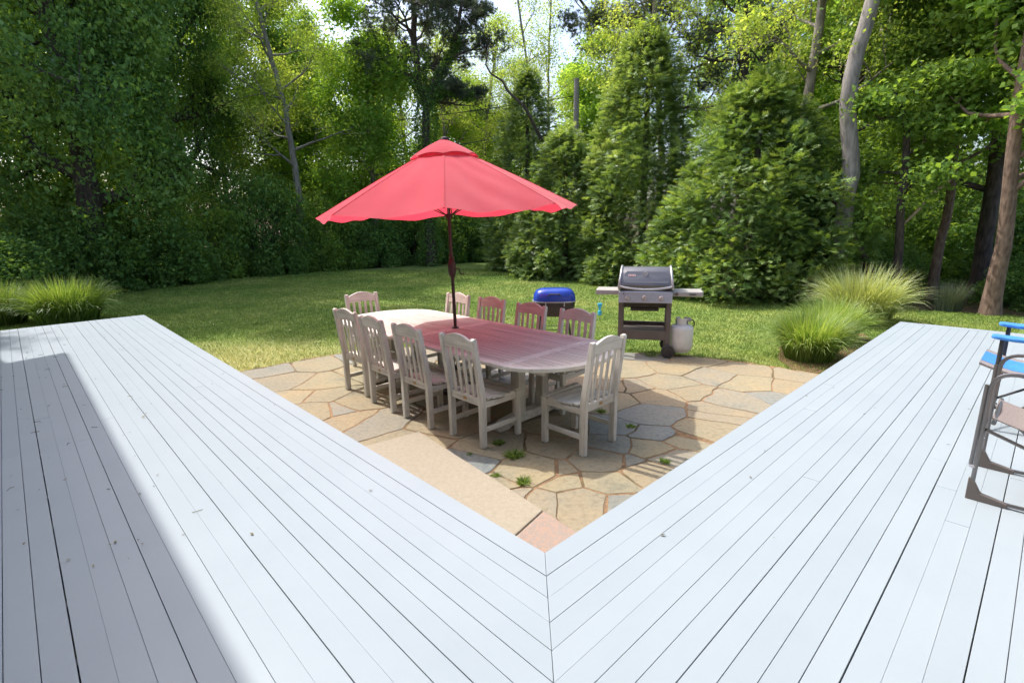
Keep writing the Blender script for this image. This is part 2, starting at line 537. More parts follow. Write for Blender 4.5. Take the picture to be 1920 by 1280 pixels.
SEEDS_PX = [(1175, 692), (1187, 725), (1262, 690), (1397, 690), (1487, 700), (1340, 706), (1250, 716), (1406, 719), (1466, 727), (1237, 744), (1297, 738), (1369, 752), (1450, 742), (1219, 776), (1344, 782), (1328, 806), (1350, 765),
    (1145, 752), (1163, 724), (1230, 815), (1156, 834), (1237, 843), (1275, 834), (1195, 868), (1150, 800), (1062, 796), (1030, 843), (1128, 868), (1050, 905), (1140, 905), (1187, 890), (1234, 890), (1094, 945), (1156, 950), (1019, 945), (1268, 859), (1290, 822),
    (504, 694), (587, 684), (525, 715), (608, 717), (558, 744), (612, 742), (675, 750), (621, 767), (650, 784), (587, 772), (715, 792), (785, 828), (880, 868), (830, 800), (985, 880), (935, 905), (1040, 885), (970, 935), (915, 840)]
seeds = [at0(*p) for p in SEEDS_PX]
wq = random.Random(77)
rs = random.Random(21)
tries = 0
while tries < 6000:
    tries += 1
    x = rs.uniform(-5, 5); y = rs.uniform(2, 8.6)
    if not inpoly(x, y, PATIO): continue
    if min((x - a) ** 2 + (y - b) ** 2 for a, b in seeds) > rs.uniform(.55, .85) ** 2: seeds.append((x, y))

def clip(poly, nx, ny, d):      # keep nx*x+ny*y <= d
    out = []
    for i in range(len(poly)):
        a = poly[i]; b = poly[(i + 1) % len(poly)]
        da = nx * a[0] + ny * a[1] - d; db = nx * b[0] + ny * b[1] - d
        if da <= 0: out.append(a)
        if (da < 0) != (db < 0) and abs(da - db) > 1e-9:
            t = da / (da - db); out.append((a[0] + (b[0] - a[0]) * t, a[1] + (b[1] - a[1]) * t))
    return out

def hsh(x, y, s):               # smooth wobble shared by neighbours so that joints keep an even width
    return math.sin(x * 7.3 + s * 1.7) * math.cos(y * 6.1 - s) + .5 * math.sin(x * 17 + y * 13 + s * 3)

WT = [wq.uniform(0, .085) for _ in seeds]
for si, (sx, sy) in enumerate(seeds):
    poly = [(sx - 1.2, sy - 1.2), (sx + 1.2, sy - 1.2), (sx + 1.2, sy + 1.2), (sx - 1.2, sy + 1.2)]
    for sj, (tx, ty) in enumerate(seeds):
        if si == sj: continue
        dx, dy = tx - sx, ty - sy; D = math.hypot(dx, dy)
        if D > 2.4: continue
        mx_, my_ = (sx + tx) / 2, (sy + ty) / 2
        gap = .003 + .007 * abs(math.sin(mx_ * 5.1 + my_ * 3.3))
        poly = clip(poly, dx / D, dy / D, (dx * mx_ + dy * my_) / D - gap + (WT[si] - WT[sj]) / (2 * D) * .9)
        if len(poly) < 3: break
    if len(poly) < 3: continue
    # keep to the patio outline: pull outside corners in
    pts = []
    for i in range(len(poly)):
        a = Vector(poly[i]); b = Vector(poly[(i + 1) % len(poly)])
        k = max(1, int((b - a).length / .14))
        for j in range(k):
            p = a.lerp(b, j / k)
            if j == 0:
                c_ = Vector((sx, sy)); p = p.lerp(c_, .02)
            wx = .024 * hsh(p.x, p.y, 1) + rs.uniform(-.004, .004); wy = .024 * hsh(p.y, p.x, 2) + rs.uniform(-.004, .004)
            pts.append(Vector((p.x + wx, p.y + wy)))
    ok = True
    q = []
    for p in pts:
        if not inpoly(p.x, p.y, PATIO):
            t = 1.0
            while t > 0 and not inpoly(sx + (p.x - sx) * t, sy + (p.y - sy) * t, PATIO): t -= .05
            p = Vector((sx + (p.x - sx) * t, sy + (p.y - sy) * t))
        if not q or (p - q[-1]).length > .012: q.append(p)
    if len(q) < 3: continue
    area = abs(sum(q[i].x * q[(i + 1) % len(q)].y - q[(i + 1) % len(q)].x * q[i].y for i in range(len(q)))) / 2
    if area < .02: continue
    top = rs.uniform(-.0005, .0045)
    cen = sum(q, Vector((0, 0))) / len(q)
    inn = [p + (cen - p).normalized() * .005 for p in q]
    nq = len(q)
    vv = [(p.x, p.y, -.03) for p in q] + [(p.x, p.y, top - .005) for p in q] + [(p.x, p.y, top) for p in inn]
    ff = [tuple(range(2 * nq, 3 * nq))] + [(r * nq + i, r * nq + (i + 1) % nq, (r + 1) * nq + (i + 1) % nq, (r + 1) * nq + i) for r in range(2) for i in range(nq)]
    raw('flagstone', vv, ff, MT['stone'], patio)

# ------------------------------------------------------------------ deck
deck = thing('deck', None, None, kind='structure')
WID = 26                       # boards per wing
rb = random.Random(3)
def board(quad, z1, name='plank'):
    q = [Vector(p) for p in quad]
    cen = sum(q, Vector((0, 0))) / len(q)
    # small chamfer along the long edges
    ins = []
    for i in range(4):
        a = q[i]; e1 = (q[(i + 1) % 4] - a).normalized(); e0 = (q[i - 1] - a).normalized()
        ins.append(a + e1 * .001 + e0 * .001)
    vv = [(p.x, p.y, z1 - .028) for p in q] + [(p.x, p.y, z1 - .0014) for p in q] + [(p.x, p.y, z1) for p in ins]
    ff = [(3, 2, 1, 0), (8, 9, 10, 11)] + [(r * 4 + i, r * 4 + (i + 1) % 4, r * 4 + 4 + (i + 1) % 4, r * 4 + 4 + i) for r in range(2) for i in range(4)]
    return raw(name, vv, ff, MT['deck'], deck)
for wing, fn, U in (('l', dl, UL), ('r', dr, UR)):
    gaps = [rb.choice([.0003, .0004, .0006, .0009, .0016, .0022]) for _ in range(WID + 1)]
    for i in range(WID):
        o0 = i * PITCH + gaps[i]; o1 = (i + 1) * PITCH - gaps[i + 1]
        if i == 0: o0 = -.02
        cuts = [None]
        nb = rb.choice([0, 1, 1])
        cs = sorted(rb.uniform(1.2, U - 1.4) for _ in range(nb))
        if wing == 'l' and i == 4: cs = [4.1]
        end = U if wing == 'l' else U - .12
        uu = [None] + [round(c / .41) * .41 for c in cs] + [end]
        uu = [uu[0]] + [x for k, x in enumerate(uu[1:]) if k == 0 or x - (uu[1:][k - 1]) > .6] 
        for k in range(len(uu) - 1):
            z1 = DZ + rb.uniform(-.0006, .0006)
            w0 = rb.uniform(-.0007, .0007); w1 = rb.uniform(-.0007, .0007)
            a = -o0 + .0012 if uu[k] is None else uu[k] + .0012
            a2 = -o1 + .0012 if uu[k] is None else uu[k] + .0012
            b = uu[k + 1] - .0012
            board([fn(a, o0), fn(b, o0 + w1 if i else o0), fn(b, o1 + w1), fn(a2, o1 + w0)], z1)
board([dr(UR - .117, -.02), dr(UR, -.02), dr(UR, .25), dr(UR - .117, .25)], DZ, 'border_plank')
board([dr(UR - .117, .253), dr(UR + .02, .253), dr(UR + .02, 2.46), dr(UR - .117, 2.46)], DZ, 'border_plank')
for fn, U in ((dl, UL), (dr, UR)):
    k = 0
    while .25 + k * .41 < U:
        u = .25 + k * .41 - .0; k += 1
        u_ = round(u / .41) * .41
        q = [fn(u_ - .02, .02), fn(u_ + .02, .02), fn(u_ + .02, 2.44), fn(u_ - .02, 2.44)]
        MB().prism(q, DZ - .17, DZ - .031).build('joist', MT['joist'], deck)
# fascia boards and posts down to the ground
MB().prism([dl(0, 0), dl(UL - .02, 0), dl(UL - .02, .025), dl(-.025, .025)], DZ - .24, DZ - .031).build('fascia_board', MT['deck'], deck)
MB().prism([dr(0, 0), dr(UR - .02, 0), dr(UR - .02, .025), dr(-.025, .025)], DZ - .24, DZ - .031).build('fascia_board', MT['deck'], deck)
MB().prism([dl(UL - .045, .03), dl(UL - .02, .03), dl(UL - .02, 2.44), dl(UL - .045, 2.44)], DZ - .24, DZ - .031).build('fascia_board', MT['deck'], deck)
MB().prism([dr(UR - .045, .03), dr(UR - .02, .03), dr(UR - .02, 2.44), dr(UR - .045, 2.44)], DZ - .24, DZ - .031).build('fascia_board', MT['deck'], deck)
for fn, U in ((dl, UL), (dr, UR)):
    for u in (.3, 2.6, 4.9, 7.2, 9.4):
        if u < U:
            for off in (.12, 2.3):
                MB().prism([fn(u - .045, off - .045), fn(u + .045, off - .045), fn(u + .045, off + .045), fn(u - .045, off + .045)], -.08, DZ - .17).build('deck_post', MT['joist'], deck)

# house whose eaves shade the outer half of the left wing
house = thing('house', 'cedar shingled house standing along the outer side of the deck', 'house')
def wallbox(a, b, z0, z1, name, mat):
    MB().prism([a[0], a[1], b[1], b[0]], z0, z1).build(name, mat, house)
MB().prism([dl(-2.9, 2.5), dl(10.6, 2.5), dl(10.6, 8), dl(-8.3, 8)], -.1, 6.1).build('wall', MT['shingle'], house)
MB().prism([dr(-2.9, 2.9), dr(9.0, 2.9), dr(9.0, 6.5), dr(-6.3, 6.5)], -.1, 3.4).build('wall', MT['shingle'], house)
def roof(fn, u0, u1, o0, o1, z0, rise):
    om = (o0 + o1) / 2
    v = [(*fn(u0, o0), z0), (*fn(u1, o0), z0), (*fn(u1, om), z0 + rise), (*fn(u0, om), z0 + rise), (*fn(u1, o1), z0), (*fn(u0, o1), z0)]
    v2 = [(a, b, c - .18) for a, b, c in v]
    f = [(0, 1, 2, 3), (3, 2, 4, 5), (6, 9, 8, 7), (9, 11, 10, 8), (0, 6, 7, 1), (1, 7, 8, 2), (2, 8, 10, 4), (4, 10, 11, 5), (5, 11, 9, 3), (3, 9, 6, 0)]
    return MB().add(v + v2, f).build("roof", MT['shingle'], house)
roof(dl, -3.2, 10.9, 2.01, 8.4, 6.42, 1.4)
roof(dr, -3.0, 9.3, 2.55, 6.8, 3.6, 1.0)

# granite step in the corner
st = thing('stone_step', 'long tan stone step lying against the left wing of the deck', 'step')
P1, P2, P3 = Vector((-.815, 4.20)), Vector((.372, 2.668)), Vector((-1.36, 3.94))
dv = (P2 - P1).normalized(); pv = Vector((-dv.y, dv.x)); pv = -pv if pv.dot(Vector((-1, -1))) < 0 else pv
def sp(a, b): p = P1 + dv * a + pv * b; return (p.x, p.y)
A1 = 1.62
MB().prism([sp(0, 0), sp(A1, 0), sp(A1 + .1, .30), sp(A1 - .04, .62), sp(-.02, .62)], -.03, .2).build('slab', MT['granite'], st, bevel=.008, seg=2)
o = MB().prism([sp(A1 + .006, 0), sp(2.5, 0), sp(2.5, .62), sp(A1 - .034, .62), sp(A1 + .106, .30)], -.03, .196).build('slab', MT['rough_granite'], st, bevel=.008, seg=2)
o['label'] = 'rough pinkish end block of the step'

# ------------------------------------------------------------------ dining chairs
def make_chair():
    t = thing('dining_chair', 'x', 'chair')
    W = .475; D = .46
    for s in (-1, 1):
        x0, x1 = (s * W / 2, s * (W / 2 - .046)) if s < 0 else (s * (W / 2 - .046), s * W / 2)
        prof = [(-.028, 0), (.028, 0), (.03, .40), (.024, .50), (-.058, .985), (-.064, .998), (-.084, 1.0), (-.098, .992), (-.102, .98), (-.034, .48), (-.03, .40)]
        MB().prism(prof, x0, x1, lambda a, b, c: (c, a, b)).build('back_leg', MT['teak_z'], t, bevel=.004)
        MB().box(x0, x1, D - .055, D, 0, .435).build('front_leg', MT['teak_z'], t, bevel=.005)
        xi0, xi1 = (x0 + .008, x1 - .008)
        rail = [(.03, .365), (D - .055, .365), (D - .055, .425), (D - .13, .432), (.22, .408), (.1, .416), (.03, .425)]
        MB().prism(rail, xi0, xi1, lambda a, b, c: (c, a, b)).build('side_rail', MT['teak_y'], t, bevel=.003)
        MB().box(xi0 + .004, xi1 - .004, .029, D - .054, .14, .185).build('side_stretcher', MT['teak_y'], t, bevel=.003)
    xi = W / 2 - .046
    MB().box(-xi, xi, D - .045, D - .015, .35, .415).build('front_apron', MT['teak_x'], t, bevel=.003)
    o = MB().box(-xi, xi, -.016, .012, .385, .455).build('lower_back_rail', MT['teak_x'], t, bevel=.003)
    pl = MB().box(-.022, .022, -.0185, -.0155, .408, .434).build('plaque', MT['brass'], o)
    # crest rail with arched top
    pts = []
    for i in range(13):
        a = -1 + i / 6
        pts.append((a * xi, .965 + .055 * (math.cos(a * math.pi / 2) ** .9 if abs(a) < 1 else 0)))
    poly = [(-xi, .885)] + [(xi, .885)] + pts[::-1]
    low = [(-xi + 2 * xi * i / 8, .878 + .012 * math.sin(math.pi * i / 8)) for i in range(9)]
    poly = low + pts[::-1]
    def lean(a, b, c): return (a, c - .034 - (b - .48) * .128 * .98 + .02, b)
    MB().prism(poly, -.016, .014, lean).build('crest_rail', MT['teak_x'], t, bevel=.004)
    for i in range(4):
        x = (-1.5 + i) * .083
        MB().prism([(x - .0175, .450), (x + .0175, .450), (x + .0175, .895), (x - .0175, .895)], -.006, .007, lean).build('back_slat', MT['teak_z'], t, bevel=.002)
    for i in range(6):
        y = .045 + i * .069
        z = .418 + .022 * ((i - 2.6) / 2.6) ** 2 - .004 * (i < 1)
        MB().box(-W / 2 + .006, W / 2 - .006, y, y + .059, z, z + .018, Matrix.Translation((0, 0, 0))).build('seat_slat', MT['teak_x'], t, bevel=.004)
    return t
Un = Vector((-.70, .714)); Un.normalize(); Nn = Vector((Un.y, -Un.x))
def un(u, n): p = Un * u + Nn * n; return (p.x, p.y)
aN = math.atan2(Nn.y, Nn.x) - math.pi / 2      # local +y faces +n
aU = math.atan2(Un.y, Un.x) - math.pi / 2
chair = make_chair()
G = 'weathered teak chairs round the patio table'
spots = [
    (un(3.45, 2.80), aN, 'grey teak chair at the weed tuft, nearest of the row on the near side'),
    (un(4.155, 2.745), aN - .01, 'grey teak near side chair, next left of the one at the weed tuft'),
    (un(4.81, 2.745), aN - .03, 'grey teak near side chair, next right of the leftmost one'),
    (un(5.47, 2.795), aN + .04, 'leftmost grey teak chair of the near side row, its legs in full sun'),
    (un(5.53, 4.33), aN + math.pi, 'sunlit pale teak chair on the far side, directly behind the umbrella pole'),
    (un(4.87, 4.35), aN + math.pi + .03, 'red tinted teak chair on the far side, next right of the umbrella pole'),
    (un(4.15, 4.32), aN + math.pi - .02, 'teak chair in red shade on the far side, in front of the blue kettle grill'),
    (un(3.47, 4.33), aN + math.pi + .01, 'mauve shaded teak chair on the far side, nearest the gas grill'),
    (un(6.58, 3.57), aU + math.pi - .08, 'pale teak chair alone at the far end of the table, backed by the lawn'),
    (un(2.50, 3.49), aU, 'teak chair at the near end of the table, its back to the right deck wing'),
]
for i, (p, a, lab) in enumerate(spots):
    c = chair if i == 0 else copy_tree(chair)
    c.location = (p[0], p[1], .005); c.rotation_euler = (0, 0, a)
    c['label'] = lab; c['group'] = G; c['category'] = 'chair'

# ------------------------------------------------------------------ table
TZ = .75
tb = thing('patio_table', 'long oval weathered teak table with slatted top, half in red shade', 'table', (0, 0, 0))
nc, hw = 3.605, .675
uA, uB, uE0, uE1 = 3.15, 5.93, 2.60, 6.46
def outline(inset):
    pts = []
    for i in range(17):
        a = math.pi * i / 16 - math.pi / 2
        pts.append((uA - (uA - uE0 - inset) * math.cos(a), nc + (hw - inset) * math.sin(a)))
    q = []
    for i in range(17):
        a = math.pi / 2 - math.pi * i / 16
        q.append((uB + (uE1 - uB - inset) * math.cos(a), nc + (hw - inset) * math.sin(a)))
    return pts + q
def U3(a, b, c): p = Un * a + Nn * b; return (p.x, p.y, c)
outer = outline(0); inner = outline(.085)
m_ = len(outer)
for name_, idx in (('end_frame', list(range(0, 17))), ('end_frame', list(range(17, 34))), ('side_frame', [16, 17]), ('side_frame', [33, 0])):
    poly = []
    o_ = [outer[i] for i in idx]; i_ = [inner[i] for i in idx]
    if name_ == 'side_frame':
        o_ = [(x + (.002 if x < 4 else -.002), y) for x, y in o_]; i_ = [(x + (.002 if x < 4 else -.002), y) for x, y in i_]
    poly = o_ + i_[::-1]
    # build as a strip so that concave outlines stay clean
    mb = MB(); k = len(o_)
    v = [U3(a, b, TZ - .034) for a, b in o_] + [U3(a, b, TZ - .034) for a, b in i_] + [U3(a, b, TZ) for a, b in o_] + [U3(a, b, TZ) for a, b in i_]
    f = []
    for i in range(k - 1):
        f += [(2 * k + i, 2 * k + i + 1, 3 * k + i + 1, 3 * k + i), (i, k + i, k + i + 1, i + 1), (i, i + 1, 2 * k + i + 1, 2 * k + i), (k + i, 3 * k + i, 3 * k + i + 1, k + i + 1)]
    f += [(0, 2 * k, 3 * k, k), (k - 1, 2 * k - 1, 4 * k - 1, 3 * k - 1)]
    mb.add(v, f).build(name_, MT['teak_x'], tb, bevel=.004, seg=2)
nsl = 16
wsl = (2 * (hw - .085)) / nsl
def slat(u0f, u1f, a, b):
    k = 1
    poly = [(u0f(a), a), (u1f(a), a), (u1f((a + b) / 2), (a + b) / 2), (u1f(b), b), (u0f(b), b), (u0f((a + b) / 2), (a + b) / 2)]
    MB().prism(poly, TZ - .026, TZ - .0015 + rb.uniform(-.001, .0005), U3).build('top_slat', MT['teak_slat'], tb, bevel=.0015)
# lengthwise grain follows the table, so the slats get a material turned with it
def teak_slat():
    m, nt, b = new_mat('weathered_teak_slat')
    tc = nt.nodes.new("ShaderNodeTexCoord")
    mp0 = nt.nodes.new("ShaderNodeMapping"); mp0.vector_type = 'POINT'
    mp0.inputs["Rotation"].default_value = (0, 0, -math.atan2(Un.y, Un.x))
    nt.links.new(tc.outputs["Object"], mp0.inputs["Vector"])
    mp = nt.nodes.new("ShaderNodeMapping"); mp.inputs["Scale"].default_value = (1.0, 14, 14)
    nt.links.new(mp0.outputs[0], mp.inputs["Vector"])
    oi = nt.nodes.new("ShaderNodeObjectInfo")
    mul = nt.nodes.new("ShaderNodeMath"); mul.operation = 'MULTIPLY'; mul.inputs[1].default_value = 29
    nt.links.new(oi.outputs["Random"], mul.inputs[0]); nt.links.new(mul.outputs[0], mp.inputs["Location"])
    f = noise(nt, mp.outputs[0], 2.0, 8, .7)
    c = ramp(nt, f, [(.28, (.36, .335, .30)), (.5, (.49, .46, .415)), (.72, (.56, .53, .48))])
    bb = ramp(nt, oi.outputs["Random"], [(0, (.88, .88, .87)), (1, (1.06, 1.05, 1.05))])
    n2 = noise(nt, mp.outputs[0], .9, 3, .6)
    st_ = ramp(nt, n2, [(.27, (.62, .55, .55)), (.38, (1, 1, 1))])
    nt.links.new(mixc(nt, 1.0, mixc(nt, 1.0, c, bb, 'MULTIPLY'), st_, 'MULTIPLY'), b.inputs["Base Color"])
    b.inputs["Roughness"].default_value = .7
    b.inputs["Specular IOR Level"].default_value = .3
    bump(nt, b, f, .3, .003)
    return m
MT['teak_slat'] = teak_slat()
def ell(n_, uc, span, sgn):
    t = max(0.0, 1 - ((n_ - nc) / (hw - .085)) ** 2)
    return uc + sgn * span * math.sqrt(t)
for i in range(nsl):
    a = nc - (hw - .085) + i * wsl + .003; b = a + wsl - .006
    mid = 4.70
    slat(lambda n_: uA + .052, lambda n_: mid - .052, a, b)
    slat(lambda n_: mid + .052, lambda n_: uB - .052, a, b)
    slat(lambda n_: min(ell(n_, uA, uA - uE0 - .088, -1), uA - .085), lambda n_: uA - .052, a, b)
    slat(lambda n_: uB + .052, lambda n_: max(ell(n_, uB, uE1 - uB - .088, 1), uB + .085), a, b)
for uc in (uA, mid, uB):
    for s in (-1, 1):
        MB().prism([(uc + s * .0015, nc - hw + .087), (uc + s * .050, nc - hw + .087), (uc + s * .050, nc + hw - .087), (uc + s * .0015, nc + hw - .087)], TZ - .03, TZ - .001, U3).build('cross_rail', MT['teak_x'], tb, bevel=.002)
for n0 in (nc - .4, nc + .36):
    MB().prism([(uE0 + .3, n0), (uE1 - .3, n0), (uE1 - .3, n0 + .035), (uE0 + .3, n0 + .035)], TZ - .11, TZ - .036, U3).build('under_rail', MT['teak_x'], tb, bevel=.003)
for uc in (3.42, 5.68):
    ped = MB()
    for s in (-1, 1):
        MB().prism([(uc - .05, nc + s * .17 - .05), (uc + .05, nc + s * .17 - .05), (uc + .05, nc + s * .17 + .05), (uc - .05, nc + s * .17 + .05)], .09, TZ - .1, U3).build('leg', MT['teak_z'], tb, bevel=.006)
    for z0, z1, w in ((TZ - .105, TZ - .04, .42),):
        MB().prism([(uc - .05, nc - w), (uc + .05, nc - w), (uc + .05, nc + w), (uc - .05, nc + w)], z0, z1, U3).build('cross_beam', MT['teak_x'], tb, bevel=.005)
    prof = [(-.48, .005), (-.36, .005), (-.3, .03), (.3, .03), (.36, .005), (.48, .005), (.5, .04), (.4, .09), (.18, .12), (-.18, .12), (-.4, .09), (-.5, .04)]
    MB().prism(prof, uc - .055, uc + .055, lambda a, b, c: U3(c, nc + a, b)).build('foot', MT['teak_x'], tb, bevel=.006)
MB().prism([(3.48, nc - .03), (5.62, nc - .03), (5.62, nc + .03), (3.48, nc + .03)], .20, .27, U3).build('stretcher', MT['teak_x'], tb, bevel=.004)

# ------------------------------------------------------------------ umbrella
ux, uy = -.645, 5.946
um = thing('patio_umbrella', 'red canvas market umbrella on a dark bronze pole through the table', 'umbrella', (ux, uy, 0))
um.rotation_euler = (0, math.radians(-1.0), 0)
MB().lathe([(.24, .0), (.25, .02), (.24, .05), (.1, .07), (.035, .10), (.033, .30)], 28).build('base', MT['matte_black'], um, smooth=True)
MB().lathe([(.019, .05), (.019, 2.74)], 16).build('pole', MT['bronze'], um, smooth=True)
MB().lathe([(.02, TZ + .003), (.042, TZ + .004), (.042, TZ + .012), (.021, TZ + .02)], 20).build('collar', MT['bronze'], um, smooth=True)
cr = MB().lathe([(.02, 1.33), (.036, 1.36), (.044, 1.40), (.046, 1.50), (.032, 1.53), (.024, 1.56), (.03, 1.57), (.024, 1.60)], 16).build('crank_housing', MT['bronze'], um, smooth=True)
MB().tube([(.03, -.02, 1.45), (.085, -.03, 1.43), (.095, -.032, 1.38), (.14, -.035, 1.375)], .007, 6).build('crank_handle', MT['bronze'], cr)
can = thing('canopy_frame', None, None); can.parent = um; can.location = (0, 0, 0)
for k_ in ('label', 'category'):
    if k_ in can: del can[k_]
RR = 1.45; ZT = 2.07; ZA = 2.735; A0_ = math.radians(5)
tilt = Matrix.Rotation(math.radians(-1.2), 4, 'Y')
def TI(p):
    q = Vector(p) - Vector((0, 0, ZT)); q = tilt @ q; return q + Vector((0, 0, ZT))
v = []; f = []
NS, NTt = 22, 18
wr = random.Random(9)
for k in range(8):
    a0 = A0_ + k * math.pi / 4; a1 = a0 + math.pi / 4
    ph = wr.uniform(0, 6); sagk = wr.uniform(.045, .07)
    b0 = len(v)
    for j in range(NTt + 1):
        t = j / NTt
        for i in range(NS + 1):
            s = i / NS
            r = .12 + (RR - .12) * t
            z = ZA - (ZA - ZT) * t + .010 * math.sin(math.pi * t)
            p = Vector((math.cos(a0), math.sin(a0))) * r * (1 - s) + Vector((math.cos(a1), math.sin(a1))) * r * s
            w = math.sin(math.pi * s)
            z -= sagk * w * t ** 2.2
            z += .007 * t * w * math.sin(s * 11 + ph + t * 4) + .009 * w * t * math.sin((s - t) * 14 + 2 * ph)
            pin = p * (1 - .012 * w * t)
            v.append(TI((pin.x, pin.y, z)))
    for j in range(NTt):
        for i in range(NS):
            a = b0 + j * (NS + 1) + i
            f.append((a, a + 1, a + NS + 2, a + NS + 1))
# short hem turned down along the edge
def canopy_obj(name, v, f, mat, par):
    bm = bmesh.new(); vs = [bm.verts.new(p) for p in v]
    for q in f: bm.faces.new([vs[i] for i in q])
    bmesh.ops.remove_doubles(bm, verts=bm.verts, dist=1e-4)
    bmesh.ops.recalc_face_normals(bm, faces=bm.faces)
    me = bpy.data.meshes.new(name); bm.to_mesh(me); bm.free(); me.materials.append(mat)
    me.polygons.foreach_set("use_smooth", [True] * len(me.polygons))
    try: me.set_sharp_from_angle(angle=math.radians(9))
    except Exception: pass
    o = link_mesh(name, me, par); return o
bpy.data.objects.remove(can)
cano = canopy_obj('canopy', v, f, MT['canvas'], um)
v = []; f = []
for k in range(8):
    a0 = A0_ + k * math.pi / 4; a1 = a0 + math.pi / 4
    b0 = len(v)
    for j in range(7):
        t = j / 6
        for i in range(9):
            s = i / 8
            r = .035 + .335 * t
            w = math.sin(math.pi * s)
            z = 2.822 - .182 * t + .014 * math.sin(math.pi * t) + .022 * w * t ** 2
            p = Vector((math.cos(a0), math.sin(a0))) * r * (1 - s) + Vector((math.cos(a1), math.sin(a1))) * r * s
            v.append(TI((p.x, p.y, z)))
    for j in range(6):
        for i in range(8):
            a = b0 + j * 9 + i; f.append((a, a + 1, a + 10, a + 9))
    # turned-down hem of the vent
    b1 = len(v)
    for i in range(9):
        q = v[b0 + 6 * 9 + i]; v.append(Vector((q.x * 1.004, q.y * 1.004, q.z - .014)))
    for i in range(8): f.append((b0 + 54 + i, b0 + 55 + i, b1 + i + 1, b1 + i))
canopy_obj('vent_flap', v, f, MT['canvas'], um)
MB().lathe([(.045, 2.815), (.052, 2.825), (.045, 2.84), (.02, 2.848), (.012, 2.852)], 18).build('finial', MT['bronze'], um, smooth=True)
MB().lathe([(.022, 2.0), (.04, 2.0), (.04, 2.045), (.022, 2.05)], 16).build('runner', MT['bronze'], um)
for k in range(8):
    a = A0_ + k * math.pi / 4
    c_, s_ = math.cos(a), math.sin(a)
    MB().tube([TI((.03 * c_, .03 * s_, 2.70)), TI((RR * c_ * .985, RR * s_ * .985, ZT - .004))], .007, 6).build('rib', MT['bronze'], um)
    sm = []; sf = []
    for j in range(15):
        t = j / 14; r = .12 + (RR - .12) * t * .998; z = ZA - (ZA - ZT) * t + .010 * math.sin(math.pi * t) + .0025
        for w_ in (-.008, .008):
            for dz in (0, -.002): sm.append(TI((r * c_ - s_ * w_, r * s_ + c_ * w_, z + dz)))
    for j in range(14):
        a_ = j * 4; sf += [(a_, a_ + 2, a_ + 6, a_ + 4), (a_ + 1, a_ + 5, a_ + 7, a_ + 3), (a_, a_ + 4, a_ + 5, a_ + 1), (a_ + 2, a_ + 3, a_ + 7, a_ + 6)]
    raw('seam', sm, sf, MT['canvas'], um)
    MB().tube([TI((.035 * c_, .035 * s_, 2.03)), TI((.72 * c_, .72 * s_, 2.385))], .006, 6).build('strut', MT['bronze'], um)

# ------------------------------------------------------------------ gas grill
gr = thing('gas_grill', 'grey three burner gas grill with side shelves at the patio edge', 'grill', (1.91, 7.36, 0), math.radians(-14))
for sx in (-1, 1):
    for y in (0, .44):
        x = sx * .335
        MB().box(x - .034, x + .034, y, y + .045, .0 if not (sx > 0 and y == 0) else .13, .8).build('leg', MT['grill_frame'], gr, bevel=.006)
MB().box(-.305, .305, .004, .04, .25, .385).build('front_panel', MT['grill_frame'], gr, bevel=.004)
for i in range(5):
    MB().box(-.30, .30, .06 + i * .08, .115 + i * .08, .365, .38).build('shelf_slat', MT['grill_frame'], gr, bevel=.002)
MB().box(-.30, .30, .445, .475, .30, .44).build('rear_panel', MT['matte_black'], gr, bevel=.003)
# sloping control panel with three knobs
o = MB().prism([(-.075, .80), (-.045, .955), (.0, .975), (.0, .80)], -.37, .37, lambda a, b, c: (c, a, b)).build('control_panel', MT['steel'], gr, bevel=.006)
for x in (-.24, -.01, .22):
    kn = MB().tube([(x, -.06, .868), (x, -.105, .875), (x, -.118, .877)], [.036, .032, .026], 16).build('knob', MT['knob'], o, smooth=True)
MB().tube([(-.30, -.05, .925), (-.30, -.075, .93)], .009, 8).build('button', MT['black'], o)
# fire box
MB().prism([(-.0, .80), (-.0, .99), (.46, .99), (.46, .80), (.36, .70), (.12, .70)], -.35, .35, lambda a, b, c: (c, a, b)).build('cook_box', MT['matte_black'], gr, bevel=.01)
MB().box(-.2, .2, .1, .36, .655, .70).build('drip_tray', MT['matte_black'], gr, bevel=.008)
# lid: profile lofted across its width, narrower towards the top
prof = [(-.035, .995), (-.055, 1.05), (-.02, 1.13), (.05, 1.225), (.12, 1.275), (.22, 1.29), (.33, 1.27), (.42, 1.20), (.465, 1.10), (.46, .995)]
secs = [(-.385, .93), (-.375, .97), (-.35, 1.0), (0, 1.01), (.35, 1.0), (.375, .97), (.385, .93)]
v = []; f = []
npf = len(prof)
for x, sc in secs:
    for y, z in prof:
        hh = (z - .995) / .3
        xx = x * (1 - .09 * hh)
        v.append((xx, .22 + (y - .22) * sc, .995 + (z - .995) * (sc if z > 1 else 1)))
for i in range(len(secs) - 1):
    for j in range(npf - 1):
        a = i * npf + j; f.append((a, a + 1, a + npf + 1, a + npf))
f.append(tuple(range(npf))); f.append(tuple(range((len(secs) - 1) * npf, len(secs) * npf))[::-1])
for i in range(len(secs) - 1): f.append((i * npf, (i + 1) * npf, (i + 1) * npf + npf - 1, i * npf + npf - 1))
lid = MB().add(v, f).build('lid', MT['lid'], gr, smooth=True)
# light cast rims down both ends of the lid
for sx in (-1, 1):
    pts = []
    for y, z in prof[:-1]:
        pts.append((sx * .372 * (1 - .09 * (z - .995) / .3), .22 + (y - .22) * 1.02, .995 + (z - .995) * 1.02))
    MB().tube(pts, .017, 8).build('end_rim', MT['lid_trim'], lid, smooth=True)
